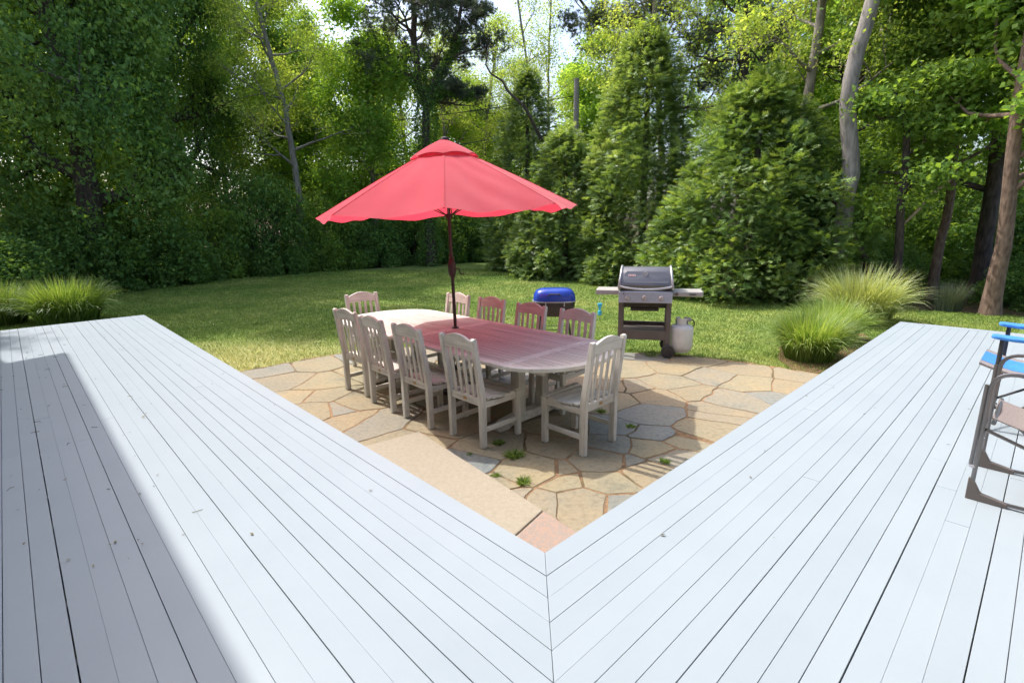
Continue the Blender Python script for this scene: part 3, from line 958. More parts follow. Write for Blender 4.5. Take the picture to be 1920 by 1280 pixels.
# recessed front field of the lid
fp = [(-.30, 1.075), (.30, 1.075), (.32, 1.10), (.295, 1.215), (.27, 1.235), (-.27, 1.235), (-.295, 1.215), (-.32, 1.10)]
def lf(a, b, c):
    y = -.045 + (b - 1.065) * .62
    return (a, y - c, b)
MB().prism(fp, .0, .012, lf).build('front_field', MT['lid'], lid, bevel=.004)
MB().prism([(-.245, 1.165), (-.14, 1.165), (-.14, 1.195), (-.245, 1.195)], .0125, .017, lf).build('badge', MT['lid_trim'], lid)
MB().prism([(-.238, 1.171), (-.147, 1.171), (-.147, 1.189), (-.238, 1.189)], .0172, .0185, lf).build('badge_band', simple('badge_red', (.4, .16, .13), (.5, .3, .26), 90, .4), lid)
MB().tube([lf(-.01, 1.2, .012), lf(-.01, 1.2, .03)], .034, 18).build('thermometer', MT['steel'], lid, smooth=True)
hp = [(-.36 + .72 * i / 14, 0, 0) for i in range(15)]
hp = [(x, -.075 - .045 * (1 - (x / .36) ** 2), 1.035 - .040 * (1 - (x / .36) ** 2) ** .8) for x, _, _ in hp]
MB().tube(hp, .016, 8).build('handle', MT['lid_trim'], lid, smooth=True)
# side shelves
o = MB().prism([(-.70, .02), (-.372, .02), (-.372, .40), (-.68, .40), (-.70, .38)], .895, .965).build('left_shelf', MT['shelf'], gr, bevel=.012, seg=2)
o = MB().prism([(.372, .02), (.76, .02), (.79, .05), (.79, .37), (.76, .40), (.372, .40)], .885, .955).build('right_shelf', MT['shelf'], gr, bevel=.012, seg=2)
MB().tube([(.43, .018, .92), (.43, .006, .92)], .024, 14).build('burner_knob', MT['grill_frame'], o)
MB().box(.60, .69, .013, .019, .912, .926).build('shelf_badge', MT['black'], o)
for y in (.0, .52):
    w = MB().tube([(.345, y - .055, .095), (.345, y - .015, .095)], .095, 26).build('wheel', MT['black'], gr, bevel=.008)
    MB().tube([(.345, y - .062, .095), (.345, y - .054, .095)], .045, 16).build('hub', MT['matte_black'], w)
MB().tube([(-.335, .02, .03), (-.335, .02, .0)], .03, 10).build('foot', MT['black'], gr)
pts = [(.36 + .012 * math.sin(i * 1.9), .15 + .012 * math.cos(i * 2.1), .86 - i * .0135) for i in range(26)]
MB().tube(pts, .011, 6).build('hose', MT['black'], gr, smooth=True)

# propane cylinder
tk = thing('propane_tank', 'white propane cylinder hanging on the right side of the gas grill', 'gas cylinder', (2.465, 7.38, .075), math.radians(-14))
MB().lathe([(.09, .0), (.135, .012), (.158, .045), (.166, .09), (.166, .32), (.160, .355), (.135, .382), (.06, .40)], 28).build('cylinder', MT['white_paint'], tk, smooth=True)
v = []; f = []
for i in range(15):
    a = math.radians(20 + 320 * i / 14)
    for r, z in ((.088, .385), (.090, .490), (.082, .490), (.080, .385)):
        v.append((r * math.cos(a + 1.5), r * math.sin(a + 1.5), z))
for i in range(14):
    if i in (4, 9):   # hand holes are cut in the collar
        for q in ((1, 2),):
            a = i * 4; 
        zt = .475
        b = len(v)
        for ii in (i, i + 1):
            aa = math.radians(20 + 320 * ii / 14) + 1.5
            for r, z in ((.089, .465), (.090, .490), (.082, .490), (.081, .465)): v.append((r * math.cos(aa), r * math.sin(aa), z))
        f += [(b + j, b + (j + 1) % 4, b + 4 + (j + 1) % 4, b + 4 + j) for j in range(4)]
        continue
    a = i * 4
    f += [(a + j, a + (j + 1) % 4, a + 4 + (j + 1) % 4, a + 4 + j) for j in range(4)]
MB().add(v, f).build('collar', MT['white_paint'], tk)
MB().lathe([(.11, -.01), (.115, -.01), (.115, .04), (.11, .04)], 24).build('foot_ring', MT['white_paint'], tk)
MB().lathe([(.02, .39), (.02, .45), (.012, .46)], 10).build('valve', MT['steel'], tk)
MB().tube([(.07, -.03, .47), (.12, -.04, .47)], .03, 14).build('regulator', MT['lid_trim'], tk)
MB().tube([(.12, -.04, .47), (.155, -.04, .46), (.17, -.02, .40), (.15, .02, .36)], .009, 6).build('hose', MT['black'], tk, smooth=True)

# hanging blue pendant
hg = thing('hanging_pendant', 'bright blue plastic pendant hanging by a thread from the left grill shelf', 'pendant', (1.285, 7.47, .0))
MB().tube([(0, 0, .93), (0, 0, .775)], .002, 5).build('thread', MT['white_paint'], hg)
MB().lathe([(.036, .775), (.028, .74), (.014, .69), (.012, .675)], 14).build('cone', MT['cyan'], hg, smooth=True)
MB().lathe([(.012, .672), (.026, .665), (.028, .61), (.02, .605)], 14).build('weight', MT['cyan'], hg, smooth=True)

# ------------------------------------------------------------------ blue charcoal grill
kg = thing('charcoal_grill', 'low blue lidded charcoal grill on thin black legs on the lawn', 'grill', (.665, 8.0, -.01), math.radians(-2))
def superell(rx, ry, k=32, e=3.2):
    out = []
    for i in range(k):
        a = 2 * math.pi * i / k; c, s = math.cos(a), math.sin(a)
        out.append((rx * abs(c) ** (2 / e) * (1 if c > 0 else -1), ry * abs(s) ** (2 / e) * (1 if s > 0 else -1)))
    return out
def loft(rings, k=32):
    v = []; f = []
    for rx, ry, z in rings: v += [(x, y, z) for x, y in superell(rx, ry, k)]
    for i in range(len(rings) - 1):
        for j in range(k):
            a = i * k + j; b = i * k + (j + 1) % k; f.append((a, b, b + k, a + k))
    f.append(tuple(range(k))[::-1]); f.append(tuple((len(rings) - 1) * k + j for j in range(k)))
    return MB().add(v, f)
ld = loft([(.325, .225, .772), (.325, .225, .80), (.315, .215, .865), (.285, .19, .915), (.24, .15, .942), (.17, .1, .952)]).build('lid', MT['blue'], kg, smooth=True)
MB().tube([(-.10, -.222, .855), (-.10, -.262, .865), (-.08, -.275, .892), (.06, -.275, .892), (.08, -.262, .865), (.08, -.222, .855)], .011, 8).build('handle', MT['black'], ld, smooth=True)
loft([(.338, .238, .755), (.338, .238, .77)]).build('rim', MT['steel'], kg)
loft([(.10, .06, .515), (.2, .14, .525), (.27, .18, .57), (.31, .215, .66), (.325, .225, .756)]).build('bowl', MT['matte_black'], kg, smooth=True)
for sx in (-1, 1):
    for sy in (-1, 1):
        MB().tube([(sx * .20, sy * .13, .56), (sx * .29, sy * .19, 0)], .011, 6).build('leg', MT['matte_black'], kg)
    MB().tube([(sx * .24, -.16, .33), (sx * .24, .16, .33)], .006, 6).build('cross_wire', MT['matte_black'], kg)
    MB().tube([(-.24, sx * .16, .33), (.24, sx * .16, .33)], .006, 6).build('cross_wire', MT['matte_black'], kg)
    MB().box(sx * .14 - .008, sx * .14 + .008, -.245, -.235, .70, .765).build('latch', MT['steel'], kg)

# ------------------------------------------------------------------ folding chairs on the right wing
def on_deck(u, off, z):
    x, y = dr(u, off); return (x, y, DZ + z)
fc = thing('folding_chair', 'grey sling folding armchair with tube frame on the right of the deck, nearest us', 'chair')
def arc(pts, n=6):
    # rounded polyline: corners replaced by quadratic curves
    out = [Vector(pts[0])]
    for i in range(1, len(pts) - 1):
        a, b, c = Vector(pts[i - 1]), Vector(pts[i]), Vector(pts[i + 1])
        r = min(.09, (a - b).length * .45, (c - b).length * .45)
        p0 = b + (a - b).normalized() * r; p1 = b + (c - b).normalized() * r
        for k in range(n + 1):
            t = k / n; out.append(p0 * (1 - t) ** 2 + b * 2 * t * (1 - t) + p1 * t * t)
    out.append(Vector(pts[-1])); return out
for u in (2.0, 2.53):
    MB().tube(arc([on_deck(u, 1.86, .03), on_deck(u, 1.29, .015), on_deck(u, 1.29, .71), on_deck(u, 1.78, .72)]), .0105, 8).build('side_frame', MT['tube'], fc, smooth=True)
    MB().tube([on_deck(u + .006, 1.269, .19), on_deck(u + .006, 1.272, .64)], .009, 8).build('fold_link', MT['tube'], fc)
    MB().tube([on_deck(u + .006, 1.266, .185), on_deck(u, 1.29, .185)], .011, 8).build('rivet', MT['steel'], fc)
    MB().tube(arc([on_deck(u, 1.86, .03), on_deck(u, 1.80, .45), on_deck(u, 1.95, 1.06)]), .0105, 8).build('back_frame', MT['tube'], fc, smooth=True)
    # black corner shoe
    p = [on_deck(u, 1.272, .0), on_deck(u, 1.272, .12), on_deck(u, 1.30, .10), on_deck(u, 1.33, .045), on_deck(u, 1.44, .024), on_deck(u, 1.44, .0)]
    q = [Vector(a) + Vector((Rd.x, Rd.y, 0)) * .014 for a in p]; p = [Vector(a) - Vector((Rd.x, Rd.y, 0)) * .014 for a in p]
    MB().add(p + q, [tuple(range(6)), tuple(range(6, 12))[::-1]] + [(i, (i + 1) % 6, 6 + (i + 1) % 6, 6 + i) for i in range(6)]).build('corner_shoe', MT['grill_frame'], fc, bevel=.003)
v = []; f = []
for j in range(9):
    t = j / 8
    z = .455 - .05 * math.sin(math.pi * t) + .0
    for u in (2.06, 2.27, 2.47): v.append(on_deck(u, 1.315 + .46 * t, z - (.012 if u == 2.27 else 0)))
for j in range(9):
    for k in range(3):
        p = v[j * 3 + k]; v.append((p[0], p[1], p[2] - .006))
for j in range(8):
    for k in range(2):
        a = j * 3 + k; f += [(a, a + 1, a + 4, a + 3), (27 + a, 27 + a + 3, 27 + a + 4, 27 + a + 1)]
    f += [(j * 3, j * 3 + 3, j * 3 + 30, j * 3 + 27), (j * 3 + 2, j * 3 + 29, j * 3 + 32, j * 3 + 5)]
f += [(0, 27, 28, 1), (1, 28, 29, 2)]
MB().add(v, f).build('seat', MT['sling'], fc, smooth=True)
MB().tube([on_deck(2.01, 1.325, .44), on_deck(2.52, 1.325, .44)], .011, 8).build('seat_bar', MT['tube'], fc)
MB().prism([(2.06, .50), (2.47, .50), (2.47, 1.04), (2.06, 1.04)], 0, .006, lambda a, b, c: on_deck(a, 1.815 + (b - .45) * .245 + c, b)).build('backrest', MT['sling'], fc)
MB().tube([on_deck(2.0, 1.86, .03), on_deck(2.53, 1.30, .40)], .009, 6).build('cross_brace', MT['tube'], fc)
MB().tube([on_deck(2.53, 1.86, .03), on_deck(2.0, 1.30, .40)], .009, 6).build('cross_brace', MT['tube'], fc)

bc = thing('camp_chair', 'bright blue and grey folding camp chair behind the sling chair on the deck', 'chair')
for u in (3.3, 3.9):
    MB().tube([on_deck(u, 1.25, .66), on_deck(u, 1.25, .06)], .014, 10).build('front_post', MT['black'], bc, smooth=True)
    MB().tube([on_deck(u, 1.75, .0), on_deck(u, 1.72, .60)], .012, 8).build('rear_post', MT['black'], bc, smooth=True)
    MB().tube([on_deck(u, 1.25, .045), on_deck(u, 1.25, .0)], .02, 10).build('foot', MT['black'], bc)
    # padded arm rest with a dark cup hole
    poly = [(1.19, -.025), (1.21, -.045), (1.30, -.05), (1.45, -.04), (1.75, -.035), (1.75, .035), (1.45, .04), (1.30, .05), (1.21, .045), (1.19, .025)]
    ar = MB().prism(poly, .665, .69, lambda a, b, c: on_deck(u + b, a, c - .08 * (a - 1.19) * (1 if a < 1.4 else .5))).build('armrest', MT['bluefab'], bc, bevel=.008, seg=2)
    MB().prism([(1.42 + .06 * math.cos(k * math.pi / 6), .03 * math.sin(k * math.pi / 6)) for k in range(12)], .676, .683, lambda a, b, c: on_deck(u + b, a, c)).build('cup_hole', MT['black'], ar)
def seatpatch(name, u0, u1, z, mat, o0=1.15, o1=1.68):
    v = []; f = []
    for j in range(7):
        t = j / 6
        for u in (u0, (u0 + u1) / 2, u1): v.append(on_deck(u, o0 + (o1 - o0) * t, z + .01 - .06 * math.sin(t * math.pi)))
    n_ = len(v); v += [(a, b, c - .016) for a, b, c in v]
    for j in range(6):
        for k in range(2):
            a = j * 3 + k; f += [(a, a + 1, a + 4, a + 3), (n_ + a, n_ + a + 3, n_ + a + 4, n_ + a + 1)]
        f += [(j * 3, j * 3 + 3, j * 3 + 3 + n_, j * 3 + n_), (j * 3 + 2, j * 3 + 2 + n_, j * 3 + 5 + n_, j * 3 + 5)]
    f += [(0, n_, n_ + 1, 1), (1, n_ + 1, n_ + 2, 2)]
    return MB().add(v, f).build(name, mat, bc, smooth=True)
seatpatch('seat', 3.46, 3.80, .46, MT['bluefab'])
seatpatch('seat_edge', 3.36, 3.458, .458, MT['greyfab']); seatpatch('seat_edge', 3.802, 3.90, .458, MT['greyfab'])
MB().prism([(3.34, .46), (3.86, .46), (3.86, .98), (3.34, .98)], 0, .012, lambda a, b, c: on_deck(a, 1.70 + (b - .45) * .25 + c, b)).build('backrest', MT['bluefab'], bc)
for a, b in ((3.3, 3.9), (3.9, 3.3)):
    MB().tube([on_deck(a, 1.25, .06), on_deck(b, 1.27, .42)], .009, 6).build('cross_brace', MT['black'], bc)
    MB().tube([on_deck(a, 1.25, .08), on_deck(a, 1.72, .42)], .009, 6).build('cross_brace', MT['black'], bc)

# ------------------------------------------------------------------ vegetation tools
def tri_mesh(name, V, F, tint, mat, parent=None, loc=None):
    """V (n,3), F (m,k) with k 3 or 4, tint per vertex"""
    me = bpy.data.meshes.new(name)
    k = F.shape[1]
    me.vertices.add(len(V)); me.vertices.foreach_set("co", V.astype(np.float32).ravel())
    me.loops.add(F.size); me.loops.foreach_set("vertex_index", F.astype(np.int32).ravel())
    me.polygons.add(len(F))
    me.polygons.foreach_set("loop_start", (np.arange(len(F)) * k).astype(np.int32))
    at = me.attributes.new("tint", 'FLOAT', 'POINT'); at.data.foreach_set("value", tint.astype(np.float32))
    me.materials.append(mat)
    me.update(calc_edges=True)
    return link_mesh(name, me, parent, loc)

def unit(a): return a / np.maximum(np.linalg.norm(a, axis=1, keepdims=True), 1e-9)

def leaves(P, up=.7, rand=.8, L=.09, W=.05, g=None, out=None, droop=.2, Ls=.35):
    """diamond leaves folded along the midrib: 4 verts, 2 triangles"""
    g = g or nr
    n = len(P)
    N = g.normal(size=(n, 3)) * rand; N[:, 2] += up
    if out is not None: N += out
    N = unit(N)
    D = g.normal(size=(n, 3)); D[:, 2] -= droop
    D = unit(D - N * (D * N).sum(1, keepdims=True))
    S = np.cross(N, D)
    l = L * (1 + Ls * g.normal(size=(n, 1))).clip(.4, 1.9); w = W * l / L
    A = P - D * l * .5; B = P + D * l * .5
    M1 = P - D * l * .08 + S * w * .5 + N * w * .16; M2 = P - D * l * .08 - S * w * .5 + N * w * .16
    V = np.stack([A, M1, B, M2], 1).reshape(-1, 3)
    i = np.arange(n)[:, None] * 4
    F = np.concatenate([i + np.array([[0, 2, 1]]), i + np.array([[0, 3, 2]])], 0)
    return V, F

def make_leaf_obj(name, P, mat, parent, tint=None, **kw):
    V, F = leaves(P, **kw)
    t = nr.random(len(P)) if tint is None else np.clip(tint + nr.normal(size=len(P)) * .18, 0, 1)
    return tri_mesh(name, V, F, np.repeat(t, 4), mat, parent)

def grow(seed, trunk, r0, r1, limbs, limb_len, levels=2, first=.35, elev=(10, 55), kids=5, droop=0.0, wig=.18, shape=None, azr=None):
    """returns tube segments [(pts, radii, sides)] and tips (pos)"""
    g = random.Random(seed)
    segs = []; tips = []
    tp = [Vector(p) for p in trunk]
    # resample the trunk
    ln = [0]
    for a, b in zip(tp, tp[1:]): ln.append(ln[-1] + (b - a).length)
    T = ln[-1]
    def at(t):
        s = t * T
        for i in range(len(tp) - 1):
            if s <= ln[i + 1] or i == len(tp) - 2:
                k = (s - ln[i]) / max(1e-6, ln[i + 1] - ln[i]); return tp[i].lerp(tp[i + 1], k)
    n = max(8, int(T / .5))
    pts = []; rad = []
    for i in range(n + 1):
        t = i / n; p = at(t)
        pts.append(p + Vector((g.uniform(-1, 1), g.uniform(-1, 1), 0)) * .03 * wig * 4)
        rad.append(r0 + (r1 - r0) * t ** .8 + (.35 * r0 * math.exp(-t * T / .35)))
    segs.append((pts, rad, 10))
    def branch(p, d, L, r, lev):
        k = 6 if lev > 0 else 3
        pts = [p]; rad = [r]
        q = p.copy(); dd = d.copy()
        for i in range(k):
            dd = (dd + Vector((g.uniform(-1, 1), g.uniform(-1, 1), g.uniform(-1, 1) * .7)) * wig * 1.6 + Vector((0, 0, .06 - droop))).normalized()
            q = q + dd * (L / k); pts.append(q.copy()); rad.append(r * (1 - .82 * (i + 1) / k))
        segs.append((pts, rad, 6 if lev == levels else (4 if lev else 3)))
        if lev == 0:
            for i in range(1, k + 1): tips.append(pts[i])
            return
        nk = kids + g.randint(-1, 1)
        for i in range(nk):
            t = .25 + .75 * (i + g.random()) / nk
            j = min(int(t * k), k - 1); pp = pts[j].lerp(pts[j + 1], t * k - j)
            ax = (pts[j + 1] - pts[j]).normalized()
            sd = ax.cross(Vector((g.uniform(-1, 1), g.uniform(-1, 1), g.uniform(-1, 1)))).normalized()
            nd = (ax * .62 + sd * .85 + Vector((0, 0, .12 - droop))).normalized()
            branch(pp, nd, L * g.uniform(.38, .6) * (1.15 - .4 * t), rad[j] * .6, lev - 1)
        tips.append(pts[-1])
    az = g.uniform(0, 6)
    for i in range(limbs):
        t = first + (1 - first) * (i + g.random() * .6) / limbs
        az += 2.4 + g.uniform(-.4, .4)
        if azr: az_ = math.radians(g.uniform(*azr))
        else: az_ = az
        el = math.radians(g.uniform(*elev))
        d = Vector((math.cos(az_) * math.cos(el), math.sin(az_) * math.cos(el), math.sin(el)))
        sh = shape(t) if shape else (1.1 - .55 * t)
        branch(at(min(t, .99)), d, limb_len * sh * g.uniform(.75, 1.15), (r0 + (r1 - r0) * t) * .5, levels)
    return segs, np.array([tuple(p) for p in tips])

def wood_obj(name, segs, mat, parent):
    mb = MB()
    for pts, rad, k in segs: mb.tube(pts, rad, k, caps=False)
    me = bpy.data.meshes.new(name)
    me.from_pydata([tuple(v) for v in mb.v], [], mb.f)
    me.materials.append(mat)
    me.polygons.foreach_set("use_smooth", [True] * len(me.polygons))
    me.update()
    return link_mesh(name, me, parent)

def spread(tips, per, r, g=None, flat=.6):
    g = g or nr
    P = np.repeat(tips, per, 0)
    o = g.normal(size=P.shape) * r; o[:, 2] *= flat
    return P + o

def tint_field(P, s=.9, seed=0):
    a = np.sin(P[:, 0] * s * 1.7 + seed) * np.cos(P[:, 1] * s * 1.3 + 2 * seed) + np.sin(P[:, 2] * s * 1.9 + P[:, 0] * s)
    return .45 + .18 * a

def decid(name, label, loc, trunk, r0, r1, limbs, ll, leafmat, bark, per=26, L=.10, W=.06, cl=.28, group=None, cat='tree', seed=1, blossom=0, flat=.6, up=.7, **kw):
    root = thing(name, label, cat, loc, 0, group)
    segs, tips = grow(seed, trunk, r0, r1, limbs, ll, **kw)
    wood_obj('trunk', segs, MT[bark], root)
    P = spread(tips, per, cl, flat=flat)
    P = P[P[:, 2] > .2]
    make_leaf_obj('crown', P, MT[leafmat], root, tint=tint_field(P, .9, seed), L=L, W=W, up=up)
    if blossom:
        idx = nr.choice(len(tips), blossom)
        B = tips[idx] + nr.normal(size=(blossom, 3)) * np.array([.18, .18, .05]) - np.array([0, 0, .12])
        per_ = 14
        Q = np.repeat(B, per_, 0); h = np.tile(np.linspace(0, -.16, per_), blossom)
        Q = Q + nr.normal(size=Q.shape) * .014; Q[:, 2] += h
        make_leaf_obj('blossom', Q, MT['blossom'], root, L=.03, W=.026, up=.2)
    return root

def place_copy(root, loc, rz, sc, label, group=None):
    c = copy_tree(root)
    c.location = loc; c.rotation_euler = (0, 0, rz); c.scale = sc if isinstance(sc, tuple) else (sc, sc, sc)
    c['label'] = label
    if group: c['group'] = group
    return c

# ------------------------------------------------------------------ conifers by the lawn
def conifer(label, loc, h, R, n, mat, seed, top=.9, lumps=1.0, size=.215, group='conifers at the edge of the lawn', name='arborvitae', tilt_up=.12, base=.0):
    g = np.random.default_rng(seed)
    root = thing(name, label, 'tree', loc, 0, group)
    MB().tube([(0, 0, -.1), (0, 0, h * .6), (0, 0, h * .93)], [.14, .09, .03], 8).build('trunk', MT['bark_dark'], root)
    # secondary leaders give the outline its lobes
    nl = int(44 * lumps * (h * R) ** .5)
    tz = 1 - (1 - g.random(nl)) ** .62 * 1.0
    tz = g.random(nl) ** 1.25
    al = g.random(nl) * 2 * np.pi
    rl_ = R * ((1 - tz ** 1.7) ** top) * (.84 + .16 * np.minimum(1, tz / .1)) * g.uniform(.78, 1.0, nl)
    lr = (.16 + .13 * R * (1 - .6 * tz)) * g.uniform(.75, 1.35, nl)
    LC = np.stack([rl_ * np.cos(al), rl_ * np.sin(al), .12 + (h - .35) * tz], 1)
    LC[0] = (0, 0, h - .3); LC[1] = (.05, 0, h - .7); LC[2] = (-.08, .05, h - 1.1)
    ch = g.choice(nl, n, p=lr ** 2 / (lr ** 2).sum())
    C_ = LC[ch]; r_ = lr[ch][:, None]
    d0 = g.normal(size=(n, 3)); d0[:, 2] = d0[:, 2] * .8 + .35
    ax = np.stack([C_[:, 0], C_[:, 1], np.zeros(n)], 1); ax = ax / np.maximum(np.linalg.norm(ax, axis=1, keepdims=True), .15)
    d0 = unit(d0 + ax * .7)
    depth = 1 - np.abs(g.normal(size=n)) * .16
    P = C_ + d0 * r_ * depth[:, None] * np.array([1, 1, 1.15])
    # inner foliage that closes the crown, shade put into its darker tint
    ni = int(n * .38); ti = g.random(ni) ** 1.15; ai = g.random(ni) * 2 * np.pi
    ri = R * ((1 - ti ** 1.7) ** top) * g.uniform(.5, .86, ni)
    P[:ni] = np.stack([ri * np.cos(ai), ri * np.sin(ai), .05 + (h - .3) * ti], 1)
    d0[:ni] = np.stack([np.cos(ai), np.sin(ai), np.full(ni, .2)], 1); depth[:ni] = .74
    keep = P[:, 2] > .02
    P = P[keep]; d0 = d0[keep]; depth = depth[keep]; n = len(P)
    O = d0 * np.array([1, 1, .35]) + np.array([0, 0, tilt_up]) + g.normal(size=(n, 3)) * .30
    D = unit(O)
    Nn_ = g.normal(size=(n, 3)) * .45 + np.array([0, 0, 1.0])
    Nn_ = unit(Nn_ - D * (Nn_ * D).sum(1, keepdims=True))
    S_ = np.cross(Nn_, D)
    l = size * g.uniform(.6, 1.25, (n, 1))
    # one spray: a centre leaflet and four pairs of side leaflets, drooping to the tip
    vs = []
    def lf_(p0, d, ln_, w):
        e = p0 + d * ln_; s = np.cross(Nn_, d); s = unit(s)
        vs.append(p0 - s * w * .5); vs.append(p0 + s * w * .5); vs.append(e)
    droop = np.array([0, 0, -1.0])
    lf_(P - D * l * .1, unit(D + droop * .25), l * .95, l * .17)
    for k, (f_, ang, ls) in enumerate(((.08, 1.0, .50), (.28, .85, .52), (.50, .75, .42), (.70, .6, .3))):
        base_p = P + D * l * f_ + droop * l * .12 * f_
        for sg in (-1, 1):
            d = unit(D * math.cos(ang) + S_ * (sg * math.sin(ang)) + droop * .22 + g.normal(size=(n, 3)) * .12)
            lf_(base_p, d, l * ls, l * .13)
    V = np.stack(vs, 1).reshape(-1, 3)
    k = len(vs)
    F = np.arange(n * k).reshape(-1, 3)
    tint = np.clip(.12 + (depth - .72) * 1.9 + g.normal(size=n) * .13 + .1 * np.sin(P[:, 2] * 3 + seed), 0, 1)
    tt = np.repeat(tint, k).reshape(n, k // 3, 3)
    tt[:, :, 2] = np.clip(tt[:, :, 2] + .25, 0, 1); tt[:, :, :2] *= .8  # tips paler and yellower: sunlight on them put into the tint
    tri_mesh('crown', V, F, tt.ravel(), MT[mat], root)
    return root
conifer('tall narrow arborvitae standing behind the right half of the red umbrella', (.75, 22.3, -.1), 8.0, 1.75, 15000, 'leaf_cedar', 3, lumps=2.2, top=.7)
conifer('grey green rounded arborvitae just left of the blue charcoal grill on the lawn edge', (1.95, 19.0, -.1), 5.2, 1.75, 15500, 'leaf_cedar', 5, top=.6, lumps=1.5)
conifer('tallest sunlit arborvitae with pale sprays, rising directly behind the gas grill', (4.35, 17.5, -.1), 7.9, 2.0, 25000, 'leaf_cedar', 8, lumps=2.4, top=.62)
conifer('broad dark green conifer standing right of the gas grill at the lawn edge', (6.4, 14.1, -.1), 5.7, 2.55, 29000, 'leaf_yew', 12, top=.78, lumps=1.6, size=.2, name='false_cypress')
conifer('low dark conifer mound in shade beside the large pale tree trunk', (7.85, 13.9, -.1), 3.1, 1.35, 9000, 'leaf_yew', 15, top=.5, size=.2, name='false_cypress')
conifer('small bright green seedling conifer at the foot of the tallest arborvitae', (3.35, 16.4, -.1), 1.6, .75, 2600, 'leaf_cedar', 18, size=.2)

# ------------------------------------------------------------------ hedge of shrubs on the left
def shrub_proto(seed, mat, n, L=.075):
    g = np.random.default_rng(seed)
    root = thing('shrub', 'x', 'shrub', (0, 0, 0), 0, 'shrubs massed along the left edge of the lawn')
    # radius 1 dome made of lobes
    lobes = []
    for i in range(26):
        a = g.random() * 6.28; el = math.asin(g.random() ** .8); r = .72
        lobes.append((r * math.cos(a) * math.cos(el), r * math.sin(a) * math.cos(el), .12 + .78 * math.sin(el), g.uniform(.2, .36)))
    for i in range(22):
        a = i * .2856 * 2; lobes.append((.80 * math.cos(a), .80 * math.sin(a), g.uniform(.02, .3), g.uniform(.16, .24)))
    lb = np.array(lobes); ch = g.integers(0, len(lb), n)
    d = unit(g.normal(size=(n, 3))); rr = lb[ch, 3:4] * (1 - np.abs(g.normal(size=(n, 1))) * .25)
    P = lb[ch, :3] + d * rr * np.array([1, 1, .9])
    P = P * np.array([1.0, 1.0, 1.0]) * 1.0
    P = P[P[:, 2] > .0]
    sc = 2.0
    P = P * sc
    V, F = leaves(P, up=.75, rand=.75, L=L, W=L * .6, g=g)
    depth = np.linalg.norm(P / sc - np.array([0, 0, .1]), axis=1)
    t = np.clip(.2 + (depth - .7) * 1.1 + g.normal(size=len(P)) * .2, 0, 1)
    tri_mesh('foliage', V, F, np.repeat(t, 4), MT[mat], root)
    mb = MB()
    for i in range(9):
        a = i * .7; mb.tube([(0, 0, -.2), (.35 * math.cos(a), .35 * math.sin(a), .7), (.8 * math.cos(a), .8 * math.sin(a), 1.4)], [.04, .025, .01], 5)
    mb.build('stems', MT['bark_dark'], root)
    return root
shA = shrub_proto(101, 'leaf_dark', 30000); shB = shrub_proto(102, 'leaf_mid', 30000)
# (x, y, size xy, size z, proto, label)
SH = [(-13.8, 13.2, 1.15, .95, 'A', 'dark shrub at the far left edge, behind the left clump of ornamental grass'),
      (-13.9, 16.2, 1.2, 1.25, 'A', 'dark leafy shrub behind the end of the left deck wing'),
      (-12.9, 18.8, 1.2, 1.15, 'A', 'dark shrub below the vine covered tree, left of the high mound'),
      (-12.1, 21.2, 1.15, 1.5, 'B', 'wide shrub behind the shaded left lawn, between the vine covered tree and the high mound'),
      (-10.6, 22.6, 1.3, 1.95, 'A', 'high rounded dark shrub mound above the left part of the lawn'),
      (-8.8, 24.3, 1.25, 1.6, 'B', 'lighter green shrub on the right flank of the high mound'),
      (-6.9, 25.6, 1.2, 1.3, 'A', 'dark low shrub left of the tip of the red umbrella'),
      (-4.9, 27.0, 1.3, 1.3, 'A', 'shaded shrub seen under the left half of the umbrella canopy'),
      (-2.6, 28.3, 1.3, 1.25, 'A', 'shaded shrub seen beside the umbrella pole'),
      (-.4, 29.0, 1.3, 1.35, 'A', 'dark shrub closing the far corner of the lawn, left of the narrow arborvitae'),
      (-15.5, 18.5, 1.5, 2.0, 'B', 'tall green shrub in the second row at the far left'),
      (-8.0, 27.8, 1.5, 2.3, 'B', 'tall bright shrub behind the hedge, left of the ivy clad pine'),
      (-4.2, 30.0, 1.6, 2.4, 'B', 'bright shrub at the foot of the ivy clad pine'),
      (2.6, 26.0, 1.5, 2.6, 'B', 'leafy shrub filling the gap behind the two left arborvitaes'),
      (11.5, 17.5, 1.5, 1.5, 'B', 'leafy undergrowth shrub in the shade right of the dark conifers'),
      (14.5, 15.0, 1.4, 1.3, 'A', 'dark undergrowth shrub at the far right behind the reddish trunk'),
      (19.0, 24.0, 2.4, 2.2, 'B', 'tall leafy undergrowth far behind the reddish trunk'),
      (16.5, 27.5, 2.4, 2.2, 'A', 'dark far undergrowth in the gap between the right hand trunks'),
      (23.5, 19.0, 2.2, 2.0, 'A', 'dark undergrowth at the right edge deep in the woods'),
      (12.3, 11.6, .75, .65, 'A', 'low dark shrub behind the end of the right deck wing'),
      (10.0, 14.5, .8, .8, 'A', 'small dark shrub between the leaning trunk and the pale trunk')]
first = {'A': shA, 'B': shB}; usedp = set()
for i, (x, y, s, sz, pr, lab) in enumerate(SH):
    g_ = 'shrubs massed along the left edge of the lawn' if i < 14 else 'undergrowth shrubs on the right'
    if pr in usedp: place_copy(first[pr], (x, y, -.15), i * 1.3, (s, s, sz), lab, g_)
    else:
        usedp.add(pr); o = first[pr]; o.location = (x, y, -.15); o.rotation_euler = (0, 0, i * 1.3); o.scale = (s, s, sz); o['label'] = lab

